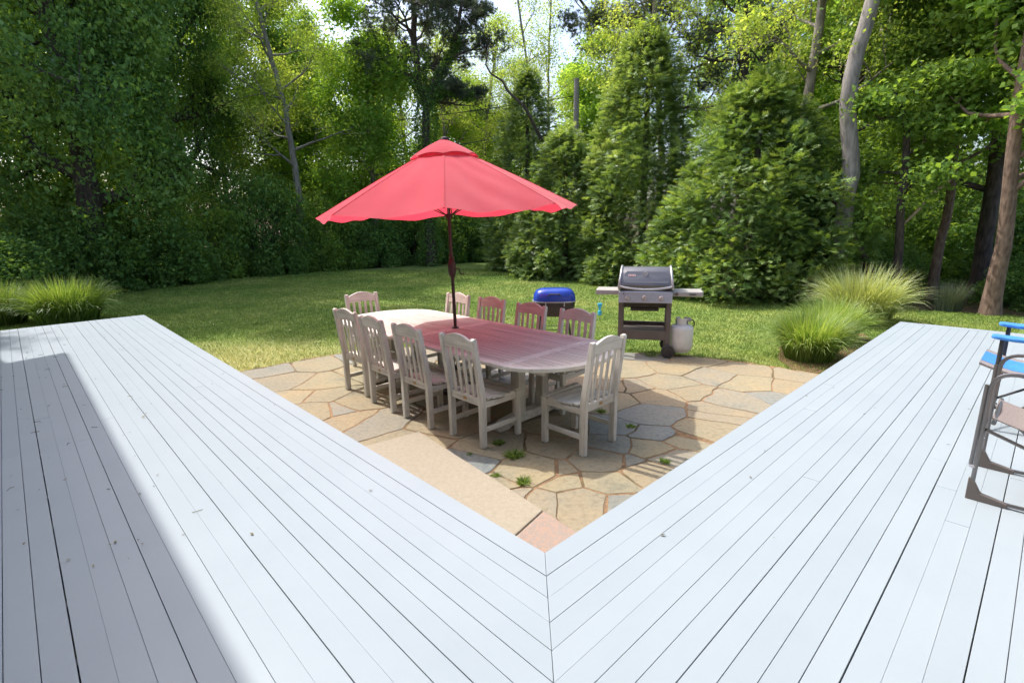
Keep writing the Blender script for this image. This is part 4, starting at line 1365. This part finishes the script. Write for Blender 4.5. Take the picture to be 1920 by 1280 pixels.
# ------------------------------------------------------------------ trees
# left: huge vine covered tree
def ivy_tree():
    g = np.random.default_rng(44)
    root = thing('vine_covered_tree', 'huge dark tree smothered in climbing vine, filling the upper left', 'tree', (-13.6, 17.2, 0), 0)
    segs, tips = grow(44, [(0, 0, -.2), (.2, .1, 4), (-.3, .2, 8), (.3, -.1, 12.5)], .42, .12, 22, 3.6, levels=2, first=.18, elev=(5, 50), kids=6)
    wood_obj('trunk', segs, MT['bark_dark'], root)
    P = spread(tips, 34, .30)
    # curtains of vine hanging over the limbs
    cen = []
    for i in range(420):
        a = g.random() * 6.28; z = g.uniform(.5, 10.5); r = (2.9 - .10 * z + .5 * math.sin(z * 1.4 + a * 2)) * g.uniform(.75, 1.05)
        cen.append((r * math.cos(a), r * math.sin(a) * .9, z))
    cen = np.array(cen); Q = np.repeat(cen, 72, 0)
    o = g.normal(size=Q.shape) * np.array([.26, .26, .55]); Q = Q + o
    P = np.concatenate([P, Q])
    P = P[P[:, 2] > .1]
    V, F = leaves(P, up=.55, rand=.75, L=.108, W=.07, g=g)
    t = np.clip(tint_field(P, 1.0, 3) + g.normal(size=len(P)) * .2 - .05, 0, 1)
    tri_mesh('vine_foliage', V, F, np.repeat(t, 4), MT['leaf_dark'], root)
    return root
ivy = ivy_tree()
ivy.scale = (1.0, 1.0, 1.28)
place_copy(ivy, (-17.5, 12.6, 0), 2.1, (.95, .95, 1.3), 'second vine covered tree mostly outside the left edge of the picture')
place_copy(ivy, (-14.6, 23.6, 0), 4.0, (.85, .85, 1.5), 'slimmer vine covered tree right of the huge one, leaning behind the high mound')

GW = 'woodland trees behind the hedge'
locA = decid('locust_tree', 'tall pale trunked locust with airy yellow green leaves, above the left half of the hedge', (-9.2, 23.2, 0),
    [(0, 0, -.2), (.15, 0, 3.5), (-.1, .1, 6.6), (-.5, 0, 9), (-1.2, .1, 13)], .17, .06, 18, 3.0, 'leaf_locust', 'bark_pale', per=17, L=.085, W=.045, cl=.30, seed=31, first=.34, group=GW, elev=(0, 55), kids=5)
mapA = decid('maple_tree', 'bright green maple left of the ivy clad pine', (-6.6, 25.6, 0),
    [(0, 0, -.2), (.2, 0, 3), (.1, .1, 6), (.4, 0, 10)], .15, .05, 17, 2.7, 'leaf_bright', 'bark_pale', per=24, L=.12, W=.085, cl=.36, seed=33, first=.25, group=GW, elev=(0, 55), kids=6, flat=.7, up=.9)
midA = decid('oak_tree', 'mid green woodland oak standing behind the locust on the left', (-12.6, 29.5, 0),
    [(0, 0, -.2), (.1, 0, 4), (-.3, .1, 8), (.2, 0, 14)], .22, .07, 22, 3.4, 'leaf_mid', 'bark_dark', per=30, L=.12, W=.075, cl=.36, seed=35, first=.2, group=GW, elev=(0, 50), kids=5)
# far layers: copies
FAR = [(locA, -1.6, 33.0, 1.0, 3.7, 'airy locust crown between the ivy clad pine and the dead branch'),
       (midA, -21.0, 18.5, 1.0, 2.9, 'tall oak just outside the left edge, added out of view for its shade'),  # unseen tree, added to cast shade from the left
       (mapA, -10.8, 28.5, 1.0, 4.4, 'bright maple filling the gap behind the pale locust trunk'),
       (midA, -16.5, 31.5, .95, 2.4, 'oak between the vine covered trees and the locust, in the back row'),
       (mapA, -1.5, 37.5, .9, 5.5, 'low bright maple behind the umbrella top'),
       (locA, -6.0, 32.5, .95, 1.2, 'thin yellow green locust behind the bright maple'),
       (midA, -17.5, 27.0, 1.0, .5, 'dark oak at the upper left behind the vine covered tree'),
       (locA, -3.4, 29.5, .9, 5.2, 'airy locust crown behind the fork of the ivy clad pine'),
       (midA, -8.6, 35.0, .85, 2.2, 'round headed oak in the back row behind the hedge mound'),
       (mapA, -3.0, 34.0, .95, 2.9, 'green maple in the back row, seen through the fork of the ivy clad pine'),
       (locA, -.2, 31.0, .80, 4.0, 'slender yellow green locust rising right of the ivy clad pine'),
       (midA, 1.2, 40.0, .62, 5.1, 'low oak crown on the skyline between the pine and the utility pole'),
       (mapA, 4.6, 33.5, 1.1, 1.0, 'maple behind the utility pole'),
       (midA, 7.0, 37.0, .75, 3.3, 'oak crown on the skyline above the tallest arborvitae'),
       (midA, 12.5, 31.0, .95, .9, 'oak in the back row behind the pale leaning trunks'),
       (mapA, 11.4, 22.5, .9, 2.2, 'green maple between the dark conifers and the right hand woods'),
       (midA, 17.0, 25.5, 1.0, 4.4, 'large oak in the back row at the upper right'),
       (midA, 22.0, 20.5, 1.0, 5.6, 'oak at the right edge behind the bright maple'),
       (mapA, -19.5, 22.5, 1.2, 3.9, 'maple at the left edge behind the vine covered trees'),
       (midA, -24.0, 33.0, 1.2, 1.9, 'far oak showing through gaps at the left edge'),
       (midA, -2.6, 46.0, .72, 2.7, 'farthest oak, closing the gap behind the umbrella'),
       (midA, 21.0, 34.0, 1.15, .3, 'far oak behind the right hand woods'),
       (mapA, 9.0, 43.0, 1.0, .6, 'far maple on the skyline right of the utility pole'),
       (midA, -15.0, 41.0, 1.1, 3.6, 'far oak behind the left woods')]
for pr, x, y, s, rz, lab in FAR: place_copy(pr, (x, y, -.2), rz, s, lab, GW)

# right: bright maple near the deck end and locusts
mapR = decid('maple_tree', 'bright leafed maple on a reddish brown trunk at the right end of the deck', (9.67, 10.3, 0),
    [(0, 0, -.2), (-.03, 0, 1.2), (-.08, 0, 2.2), (-.25, 0, 3.5), (-.1, .2, 6), (.2, .3, 8.5)], .16, .05, 18, 2.5, 'leaf_bright', 'bark_red', per=24, L=.12, W=.095, cl=.20, seed=51, first=.27, elev=(-5, 40), kids=5, flat=.4, up=1.1, azr=(-70, 110))
locR = decid('locust_tree', 'large pale furrowed locust trunk leaning beside the dark conifer mound', (7.78, 12.4, 0),
    [(-.05, 0, -.2), (-.03, 0, 1.7), (.02, 0, 2.9), (-.28, 0, 4.6), (-.1, 0, 5.9), (.2, .1, 7), (.6, .3, 11)], .215, .11, 9, 2.6, 'leaf_locust', 'bark_pale', per=18, L=.085, W=.045, cl=.26, seed=53, first=.6, elev=(0, 50), kids=5)
decid('locust_tree', 'straight locust trunk left of the large pale one, hung with cream blossom', (7.75, 14.9, 0),
    [(0, 0, -.2), (.5, 0, 1.8), (.42, 0, 3.3), (.2, 0, 4.6), (.35, 0, 6.9), (.2, 0, 11)], .18, .08, 13, 2.8, 'leaf_locust', 'bark', per=17, L=.08, W=.045, cl=.26, seed=55, first=.42, elev=(0, 50), kids=5, blossom=180)
decid('locust_tree', 'dark curved locust trunk leaning right behind the large pale one', (8.9, 14.6, 0),
    [(0, 0, -.2), (-.1, 0, 2.4), (0, 0, 4.6), (.45, 0, 6.3), (.95, 0, 7.2), (1.6, 0, 10)], .18, .07, 14, 2.6, 'leaf_mid', 'bark_dark', per=20, L=.10, W=.06, cl=.27, seed=57, first=.4, elev=(0, 50), kids=5)
decid('locust_tree', 'blossoming locust with cream flower clusters behind the tallest arborvitae', (5.3, 19.4, 0),
    [(0, 0, -.2), (.1, 0, 4), (-.3, 0, 8), (-.6, 0, 12)], .16, .06, 16, 2.9, 'leaf_locust', 'bark', per=17, L=.085, W=.045, cl=.28, seed=59, first=.45, elev=(-10, 45), kids=5, blossom=260)
decid('broken_tree', 'dark trunk with a snapped pale limb in the shade right of the conifers', (9.15, 12.3, 0),
    [(0, 0, -.2), (0, 0, .6), (-.15, 0, 2.0), (-.22, 0, 3.2), (-.3, 0, 3.9), (-.75, 0, 4.7)], .11, .06, 7, 1.5, 'leaf_mid', 'bark_dark', per=22, L=.10, W=.07, cl=.22, seed=61, first=.45, elev=(0, 50), kids=4)
bl = bpy.context.scene.objects.get('broken_tree')
MB().tube([(-.05, 0, 1.75), (.25, -.05, 2.12), (.5, -.08, 2.45), (.78, -.1, 2.72)], [.02, .035, .042, .035], 7).build('snapped_limb', MT['wood_raw'], bl)
decid('leaning_tree', 'dark dead trunk leaning left into the shade below the pale trunk', (8.95, 12.4, 0),
    [(0, 0, .1), (-.35, 0, .65), (-.9, 0, 1.5), (-1.4, .2, 2.4)], .11, .05, 4, .9, 'leaf_mid', 'bark_dark', per=12, L=.09, W=.06, cl=.2, seed=63, first=.6, kids=3)
decid('oak_tree', 'dark red barked tree forking at the upper right above the deck', (10.8, 13.3, 0),
    [(0, 0, -.2), (.1, 0, 2.5), (-.1, 0, 5), (-.4, 0, 6.2), (-1.0, 0, 7.4), (-1.2, 0, 10)], .12, .05, 16, 2.4, 'leaf_mid', 'bark_red', per=22, L=.10, W=.065, cl=.25, seed=65, first=.25, elev=(0, 45), kids=5)
decid('oak_tree', 'thick dark trunk at the top right corner', (12.1, 13.4, 0),
    [(0, 0, -.2), (-.1, 0, 3), (-.3, 0, 6), (-.6, 0, 8), (-.8, 0, 11)], .2, .1, 18, 3.0, 'leaf_mid', 'bark_dark', per=24, L=.11, W=.07, cl=.27, seed=67, first=.22, elev=(0, 45), kids=5)
for i, (x, y, h, lab) in enumerate([(12.6, 17.5, 8, 'thin dark trunk deep in the right hand woods, left of the reddish trunk'), (15.6, 17.0, 9, 'thin dark trunk at the right edge of the woods'), (13.6, 20.5, 10, 'slender sapling in the middle of the right hand woods')]):
    decid('sapling', lab, (x, y, 0), [(0, 0, -.2), (.2, 0, h * .5), (-.2, 0, h)], .09, .03, 12, 1.9, 'leaf_mid', 'bark_dark', per=20, L=.11, W=.07, cl=.27, seed=70 + i, first=.15, elev=(0, 40), kids=4, group='thin trunks in the right hand woods')

# pines
def pine(name, label, loc, trunk, r0, r1, limbs, ll, seed, ivy_to=0, per=11, extra=None, **kw):
    root = thing(name, label, 'tree', loc, 0)
    segs, tips = grow(seed, trunk, r0, r1, limbs, ll, wig=.30, **kw)
    if extra:
        for pts, rad, lim, l2 in extra:
            s2, t2 = grow(seed + 5, pts, rad, rad * .35, lim, l2, wig=.30, levels=kw.get('levels', 2), first=.3, elev=(-5, 40), kids=kw.get('kids', 5))
            segs += s2; tips = np.concatenate([tips, t2])
    wood_obj('trunk', segs, MT['bark_dark'], root)
    g = np.random.default_rng(seed)
    B = spread(tips, per // 3, .12, g)
    n = len(B); k = 22
    Q = np.repeat(B, k, 0); d = g.normal(size=Q.shape); d[:, 2] += .45; d = unit(d)
    s = unit(np.cross(d, g.normal(size=d.shape)))
    ln = g.uniform(.09, .16, (len(Q), 1)); w = .008
    V = np.stack([Q - s * w, Q + s * w, Q + d * ln], 1).reshape(-1, 3)
    F = np.arange(len(V)).reshape(-1, 3)
    t = np.repeat(np.clip(.45 + g.normal(size=n) * .22, 0, 1), k * 3)
    tri_mesh('needles', V, F, t, MT['needle'], root)
    if ivy_to:
        m = 9000
        tt = g.random(m) * ivy_to
        tp = np.array(trunk, float)
        z = tp[:, 2]
        X = np.interp(tt, z, tp[:, 0]); Y = np.interp(tt, z, tp[:, 1])
        a = g.random(m) * 6.28; r = (.34 + .12 * np.sin(tt * 2.3) + np.abs(g.normal(size=m)) * .10)
        P = np.stack([X + r * np.cos(a), Y + r * np.sin(a), tt], 1)
        if extra:
            for pts, rad, lim, l2 in extra:
                q = np.array(pts, float); m2 = 2600; u = g.random(m2) * .75
                seg = u * (len(q) - 1); i0 = np.floor(seg).astype(int).clip(0, len(q) - 2); fr = (seg - i0)[:, None]
                c = q[i0] * (1 - fr) + q[i0 + 1] * fr
                P = np.concatenate([P, c + unit(g.normal(size=c.shape)) * (.16 + np.abs(g.normal(size=(m2, 1))) * .07)])
        V, F = leaves(P, L=.09, W=.06, g=g, up=.5)
        tri_mesh('ivy', V, F, np.repeat(g.random(len(P)) * .8, 4), MT['leaf_dark'], root)
    return root
p1 = pine('pine_tree', 'large ivy clad pine forking above the umbrella, with open needle crown', (-3.72, 24.6, 0),
    [(0, 0, -.2), (0, 0, 4.6), (.1, 0, 7.0), (-.2, 0, 7.9), (-.28, 0, 9.7), (-.15, 0, 12.5)], .27, .10, 15, 4.0, 81, ivy_to=9.2, first=.58, elev=(-8, 35), kids=6, levels=2,
    extra=[([(.1, 0, 7.0), (.6, 0, 8.0), (1.4, 0, 9.1), (1.9, .1, 11.5)], .17, 8, 2.4), ([(.2, 0, 7.1), (1.0, -.2, 7.6), (1.9, -.2, 7.3), (2.7, -.3, 7.2)], .06, 3, .9)])
p2 = pine('pine_tree', 'open crowned pine with bare crooked limbs above the middle arborvitaes', (6.6, 22.6, 0),
    [(0, 0, -.2), (.2, 0, 5), (-.3, 0, 8), (-1.0, 0, 10.2), (-1.6, 0, 12.5)], .22, .09, 15, 4.0, 85, first=.5, elev=(-10, 35), kids=5, levels=2,
    extra=[([(-.1, 0, 7.4), (-1.6, 0, 8.4), (-3.2, 0, 9.6), (-4.4, 0, 11.0)], .11, 8, 2.2)])
p3 = pine('pine_tree', 'thick trunked pine seen behind the tallest arborvitae, right of its tip', (8.7, 20.0, 0),
    [(0, 0, -.2), (-.1, 0, 4), (-.3, 0, 6.6), (-.5, 0, 7.8), (-.4, 0, 8.9), (-.2, 0, 12)], .25, .12, 13, 3.0, 87, first=.48, elev=(-5, 40), kids=5, levels=2)

# bare dead limb and thin bare trunks in the gap
db = thing('dead_branch', 'dark crooked bare branch against the sky right of the ivy clad pine', 'branch', (0, 20.6, 0))
MB().tube([(1.25, .6, 5.0), (.62, 0, 6.04), (.28, 0, 6.35), (-.03, 0, 6.62), (-.2, 0, 6.95), (-.62, 0, 7.2), (-.8, 0, 7.5), (-.72, 0, 7.9), (-.6, 0, 8.35)], [.07, .055, .05, .045, .04, .035, .03, .022, .01], 7).build('limb', MT['bark_dark'], db, smooth=True)
MB().tube([(-.72, 0, 7.9), (-.95, .1, 8.2), (-1.0, .1, 8.5)], [.018, .012, .006], 5).build('twig', MT['bark_dark'], db)
MB().tube([(-.62, 0, 7.2), (-.3, .1, 7.4), (-.15, .1, 7.7)], [.018, .012, .006], 5).build('twig', MT['bark_dark'], db)
for i, (x, y, tp, lab) in enumerate([(1.1, 26.0, -.8, 'thin pale bare trunk left of the utility pole, leaning left'), (1.9, 27.5, .2, 'thin pale trunk beside the leaning one, left of the utility pole')]):
    decid('sapling', lab, (x, y, 0), [(0, 0, -.2), (.1, 0, 5), (tp * .3, 0, 9), (tp, 0, 13)], .09, .04, 12, 2.3, 'leaf_locust', 'bark_pale', per=7, L=.085, W=.045, cl=.3, seed=90 + i, first=.45, elev=(20, 60), kids=4, group='thin bare trunks beside the utility pole')

# utility pole and wires
up_ = thing('utility_pole', 'weathered wooden utility pole above the middle arborvitaes', 'utility pole', (2.95, 24.3, -.1))
MB().tube([(0, 0, 0), (0, 0, 8.0)], [.15, .11], 12).build('pole', MT['pole_wood'], up_, smooth=True)
MB().tube([(.22, -.1, 5.3), (.22, -.1, 5.85)], .10, 10).build('transformer', MT['lid_trim'], up_)
MB().box(-.06, .16, -.12, .0, 5.55, 5.65).build('bracket', MT['matte_black'], up_)
def wire(name, label, a, b, sag):
    pts = []
    for i in range(25):
        t = i / 24; p = Vector(a).lerp(Vector(b), t); p.z -= sag * 4 * t * (1 - t); pts.append(p)
    tag(MB().tube(pts, .016, 5).build(name, MT['black'], None), label, 'wire')
wire('utility_wire', 'upper dark service wire running left from the utility pole', (2.8, 24.3, 7.2), (-22, 25.5, 5.6), .35)
wire('utility_wire', 'lower dark service wire running behind the top of the umbrella', (2.8, 24.3, 6.1), (-22, 25.5, 3.2), .3)

# ------------------------------------------------------------------ ornamental grasses
def grass_clump(label, loc, r, h, n, mat, seed, spreadk=1.0, w=.007):
    g = np.random.default_rng(seed)
    root = thing('ornamental_grass', label, 'ornamental grass', loc, 0, 'clumps of ornamental grass beside the deck')
    a = g.random(n) * 2 * np.pi; rb_ = np.sqrt(g.random(n)) * r * .45
    base = np.stack([rb_ * np.cos(a), rb_ * np.sin(a), np.zeros(n)], 1)
    a2 = a + g.normal(size=n) * .5
    ln = h * g.uniform(.75, 1.35, n); lean = g.uniform(.15, 1.0, n) * spreadk * (.35 + .65 * rb_ / (r * .45))
    S = 6
    dirh = np.stack([np.cos(a2), np.sin(a2), np.zeros(n)], 1); side = np.stack([-np.sin(a2), np.cos(a2), np.zeros(n)], 1)
    twist = g.normal(size=n) * .3
    side = side * np.cos(twist)[:, None] + np.array([0, 0, 1]) * np.sin(twist)[:, None]
    V = []
    pos = base.copy(); th = .06 + lean * .28
    for s in range(S + 1):
        ww = w * (1 - (s / S) ** 1.8) * g.uniform(.85, 1.15)
        V.append(pos - side * ww * .5); V.append(pos + side * ww * .5)
        thk = th + lean * 1.9 * (s / S) ** 1.5
        pos = pos + (dirh * np.sin(thk)[:, None] + np.array([0, 0, 1.0]) * np.cos(thk)[:, None]) * (ln / S)[:, None]
    V = np.stack(V, 1)
    idx = np.arange(n)[:, None] * (2 * (S + 1))
    F = np.concatenate([idx + np.array([[2 * s, 2 * s + 1, 2 * s + 3, 2 * s + 2]]) for s in range(S)], 0)
    t = np.clip(g.random(n) * .8, 0, 1)[:, None] + np.repeat(np.linspace(-.15, .35, S + 1), 2)[None, :]
    tri_mesh('blades', V.reshape(-1, 3), F, np.clip(t, 0, 1).ravel(), MT[mat], root)
    return root
grass_clump('bright green round grass clump nearest the patio corner by the right deck wing', (4.22, 7.15, -.03), .66, .64, 2100, 'blade', 1, 1.35, w=.013)
grass_clump('yellow green grass clump between the near one and the tall pale one', (5.15, 8.25, -.03), .75, .62, 2000, 'blade', 2, 1.35, w=.014)
grass_clump('tall pale arching grass clump farthest back on the right', (6.65, 9.75, -.03), 1.0, .92, 2100, 'blade_pale', 3, 1.35, w=.015)
grass_clump('bushy grass clump behind the far end of the left deck wing', (-9.45, 10.95, -.03), 1.1, .84, 2600, 'blade', 4, 1.35, w=.02)
grass_clump('second grass clump partly cut by the left edge of the picture', (-10.9, 10.9, -.03), 1.0, .8, 2000, 'blade', 5, 1.35, w=.02)
grass_clump('low blue green grass clump in the shade right of the tall pale one', (9.2, 10.8, -.03), .5, .55, 800, 'needle', 6, .6, w=.007)
# mulch under the right clumps
mm = []
for i in range(40):
    a = 2 * math.pi * i / 40; p = Vector((4.9, 7.85)); d = Vector((.62, .78)); e = Vector((-.78, .62))
    q = p + d * math.cos(a) * (1.75 + rl.uniform(-.08, .08)) + e * math.sin(a) * (.62 + rl.uniform(-.06, .06)); mm.append((q.x, q.y))
tag(MB().prism(mm, -.03, -.006).build('planting_bed', MT['mulch']), kind='structure')

# tufts in the patio joints
def tuft(px, py, h, n, label, seed):
    x, y = at0(px, py)
    g = np.random.default_rng(seed)
    root = thing('grass_tuft', label, 'grass tuft', (x, y, -.005), 0, 'weeds growing in the patio joints')
    h *= .8
    a = g.random(n) * 6.28; r = g.random(n) * h * .8
    b = np.stack([r * np.cos(a), r * np.sin(a), np.zeros(n)], 1)
    d = np.stack([np.cos(a) * .6, np.sin(a) * .6, np.ones(n)], 1) + g.normal(size=(n, 3)) * .3
    d = unit(d); s = unit(np.cross(d, g.normal(size=d.shape))) * .003; L_ = h * g.uniform(.5, 1.2, (n, 1))
    m = b + d * L_ * .55; e = b + d * L_ * .9 + np.stack([np.cos(a), np.sin(a), -np.ones(n) * .2], 1) * L_ * .35
    V = np.stack([b - s, b + s, m + s, m - s, m - s, m + s, e, e], 1)
    V = np.stack([b - s, b + s, m + s, m - s, e], 1).reshape(-1, 3)
    i = np.arange(n)[:, None] * 5
    F = np.concatenate([i + np.array([[0, 1, 2]]), i + np.array([[0, 2, 3]]), i + np.array([[3, 2, 4]])], 0)
    tri_mesh('blades', V, F, np.repeat(g.random(n), 5), MT['blade'], root)
tuft(935, 832, .06, 260, 'dark green weed at the foot of the near chair leg', 1)
tuft(965, 856, .09, 300, 'bright weed on the flagstones in front of the near chair', 2)
tuft(981, 905, .07, 170, 'small weed standing alone between flagstones near the stone step', 3)
tuft(1182, 800, .05, 150, 'weed in the joint right of the end chair', 4)
tuft(1246, 866, .05, 150, 'weed by the slatted chair shadow near the right deck edge', 5)
tuft(1220, 668, .12, 60, 'thin dry weed in front of the gas grill', 6)
tuft(930, 892, .04, 120, 'low weed along the edge of the stone step', 7)
tuft(1128, 772, .05, 150, 'mossy weed below the seat of the end chair', 8)
tuft(880, 852, .03, 70, 'tiny weed in the joint beside the near chair', 9)

# ------------------------------------------------------------------ grass blades of the lawn
def lawn_blades():
    g = np.random.default_rng(77)
    xs = []; 
    n0 = 420000
    d = 5.5 + 17 * g.random(n0) ** 1.35
    k = g.uniform(-1.0, 1.0, n0)
    X = d * k; Y = d
    # outside patio, inside lawn: rasterise the polygons on a fine grid for speed
    G = .1
    gx0, gy0 = -15, 2
    nx, ny = 300, 280
    grid = np.zeros((nx, ny), bool)
    PB = [(a, b) for a, b in bp]
    for i in range(nx):
        for j in range(ny):
            x = gx0 + (i + .5) * G; y = gy0 + (j + .5) * G
            if inpoly(x, y, LAWN) and not (y < 9 and -6 < x < 6 and inpoly(x, y, PATIO)): grid[i, j] = True
    ii = ((X - gx0) / G).astype(int); jj = ((Y - gy0) / G).astype(int)
    ok = (ii >= 0) & (ii < nx) & (jj >= 0) & (jj < ny)
    ii = ii.clip(0, nx - 1); jj = jj.clip(0, ny - 1)
    ok &= grid[ii, jj]
    # skip what the deck hides
    for D_, N_, U_ in ((Ld, NL, UL), (Rd, NR, UR)):
        u = (X - C0.x) * D_.x + (Y - C0.y) * D_.y; o = (X - C0.x) * N_.x + (Y - C0.y) * N_.y
        ok &= ~((u > -3) & (u < U_) & (o > 0) & (o < 2.5))
    # sparse where the turf is thin
    dd = np.hypot(X + 4.3, Y - 6.9)
    ok &= ~((dd < 2.2) & (g.random(n0) < .45))
    X = X[ok]; Y = Y[ok]; n = len(X)
    dist = np.hypot(X, Y)
    h = g.uniform(.02, .05, n); w = .003 + dist * .00045
    a = g.random(n) * 6.28
    b = np.stack([X, Y, np.full(n, -.021)], 1)
    s = np.stack([np.cos(a), np.sin(a), np.zeros(n)], 1) * w[:, None]
    e = b + np.stack([g.normal(size=n) * .018, g.normal(size=n) * .018, h], 1)
    V = np.stack([b - s, b + s, e], 1).reshape(-1, 3)
    o = tri_mesh('lawn_grass', V, np.arange(len(V)).reshape(-1, 3), np.repeat(g.random(n), 3), MT['lawnblade'])
    tag(o, 'short mown grass covering the lawn', 'grass', kind='stuff')
    return n
nb_ = lawn_blades()

# ------------------------------------------------------------------ leaf litter on the deck and patio
g = np.random.default_rng(5)
P = []
for i in range(120):
    u = g.uniform(1.0, 9.3); off = g.uniform(.9, 1.9) if g.random() < .8 else g.uniform(.1, 2)
    if u > 6: off = g.uniform(.2, 2.1)
    x, y = dl(u, off); P.append((x, y, DZ + .006))
for i in range(10):
    x, y = dr(g.uniform(-.5, 4), g.uniform(.1, 1.3)); P.append((x, y, DZ + .006))
P = np.array(P)
V, F = leaves(P, up=3, rand=.4, L=.021, W=.009, g=g, droop=0)
o = tri_mesh('leaf_litter', V, F, np.repeat(g.random(len(P)), 4), MT['litter'])
tag(o, 'small dry leaves and catkins scattered over the white deck boards', 'leaf litter', kind='stuff')
mb = MB()
for i in range(16):
    u = g.uniform(.6, 9); off = g.uniform(.9, 1.8); x, y = dl(u, off); a = g.random() * 6
    mb.tube([(x, y, DZ + .004), (x + .02 * math.cos(a), y + .02 * math.sin(a), DZ + .007), (x + .05 * math.cos(a + .4), y + .05 * math.sin(a + .4), DZ + .004)], .0016, 4)
o = mb.build('twig_litter', MT['litter']); tag(o, 'thin twigs lying on the shaded left deck boards', 'twigs', kind='stuff')
# white clover heads in the lawn
P = np.stack([g.uniform(-7, 1, 90), g.uniform(8.2, 12, 90), np.full(90, .02)], 1)
V, F = leaves(P, up=1, rand=.5, L=.022, W=.02, g=g)
tag(tri_mesh('clover_flowers', V, F, np.repeat(g.random(len(P)), 4), MT['blossom']), 'tiny white clover flowers dotted over the shaded lawn', 'clover', kind='stuff')
for o in scene.objects:
    if o.type == 'EMPTY' and o.get('label') == 'x': del o['label']
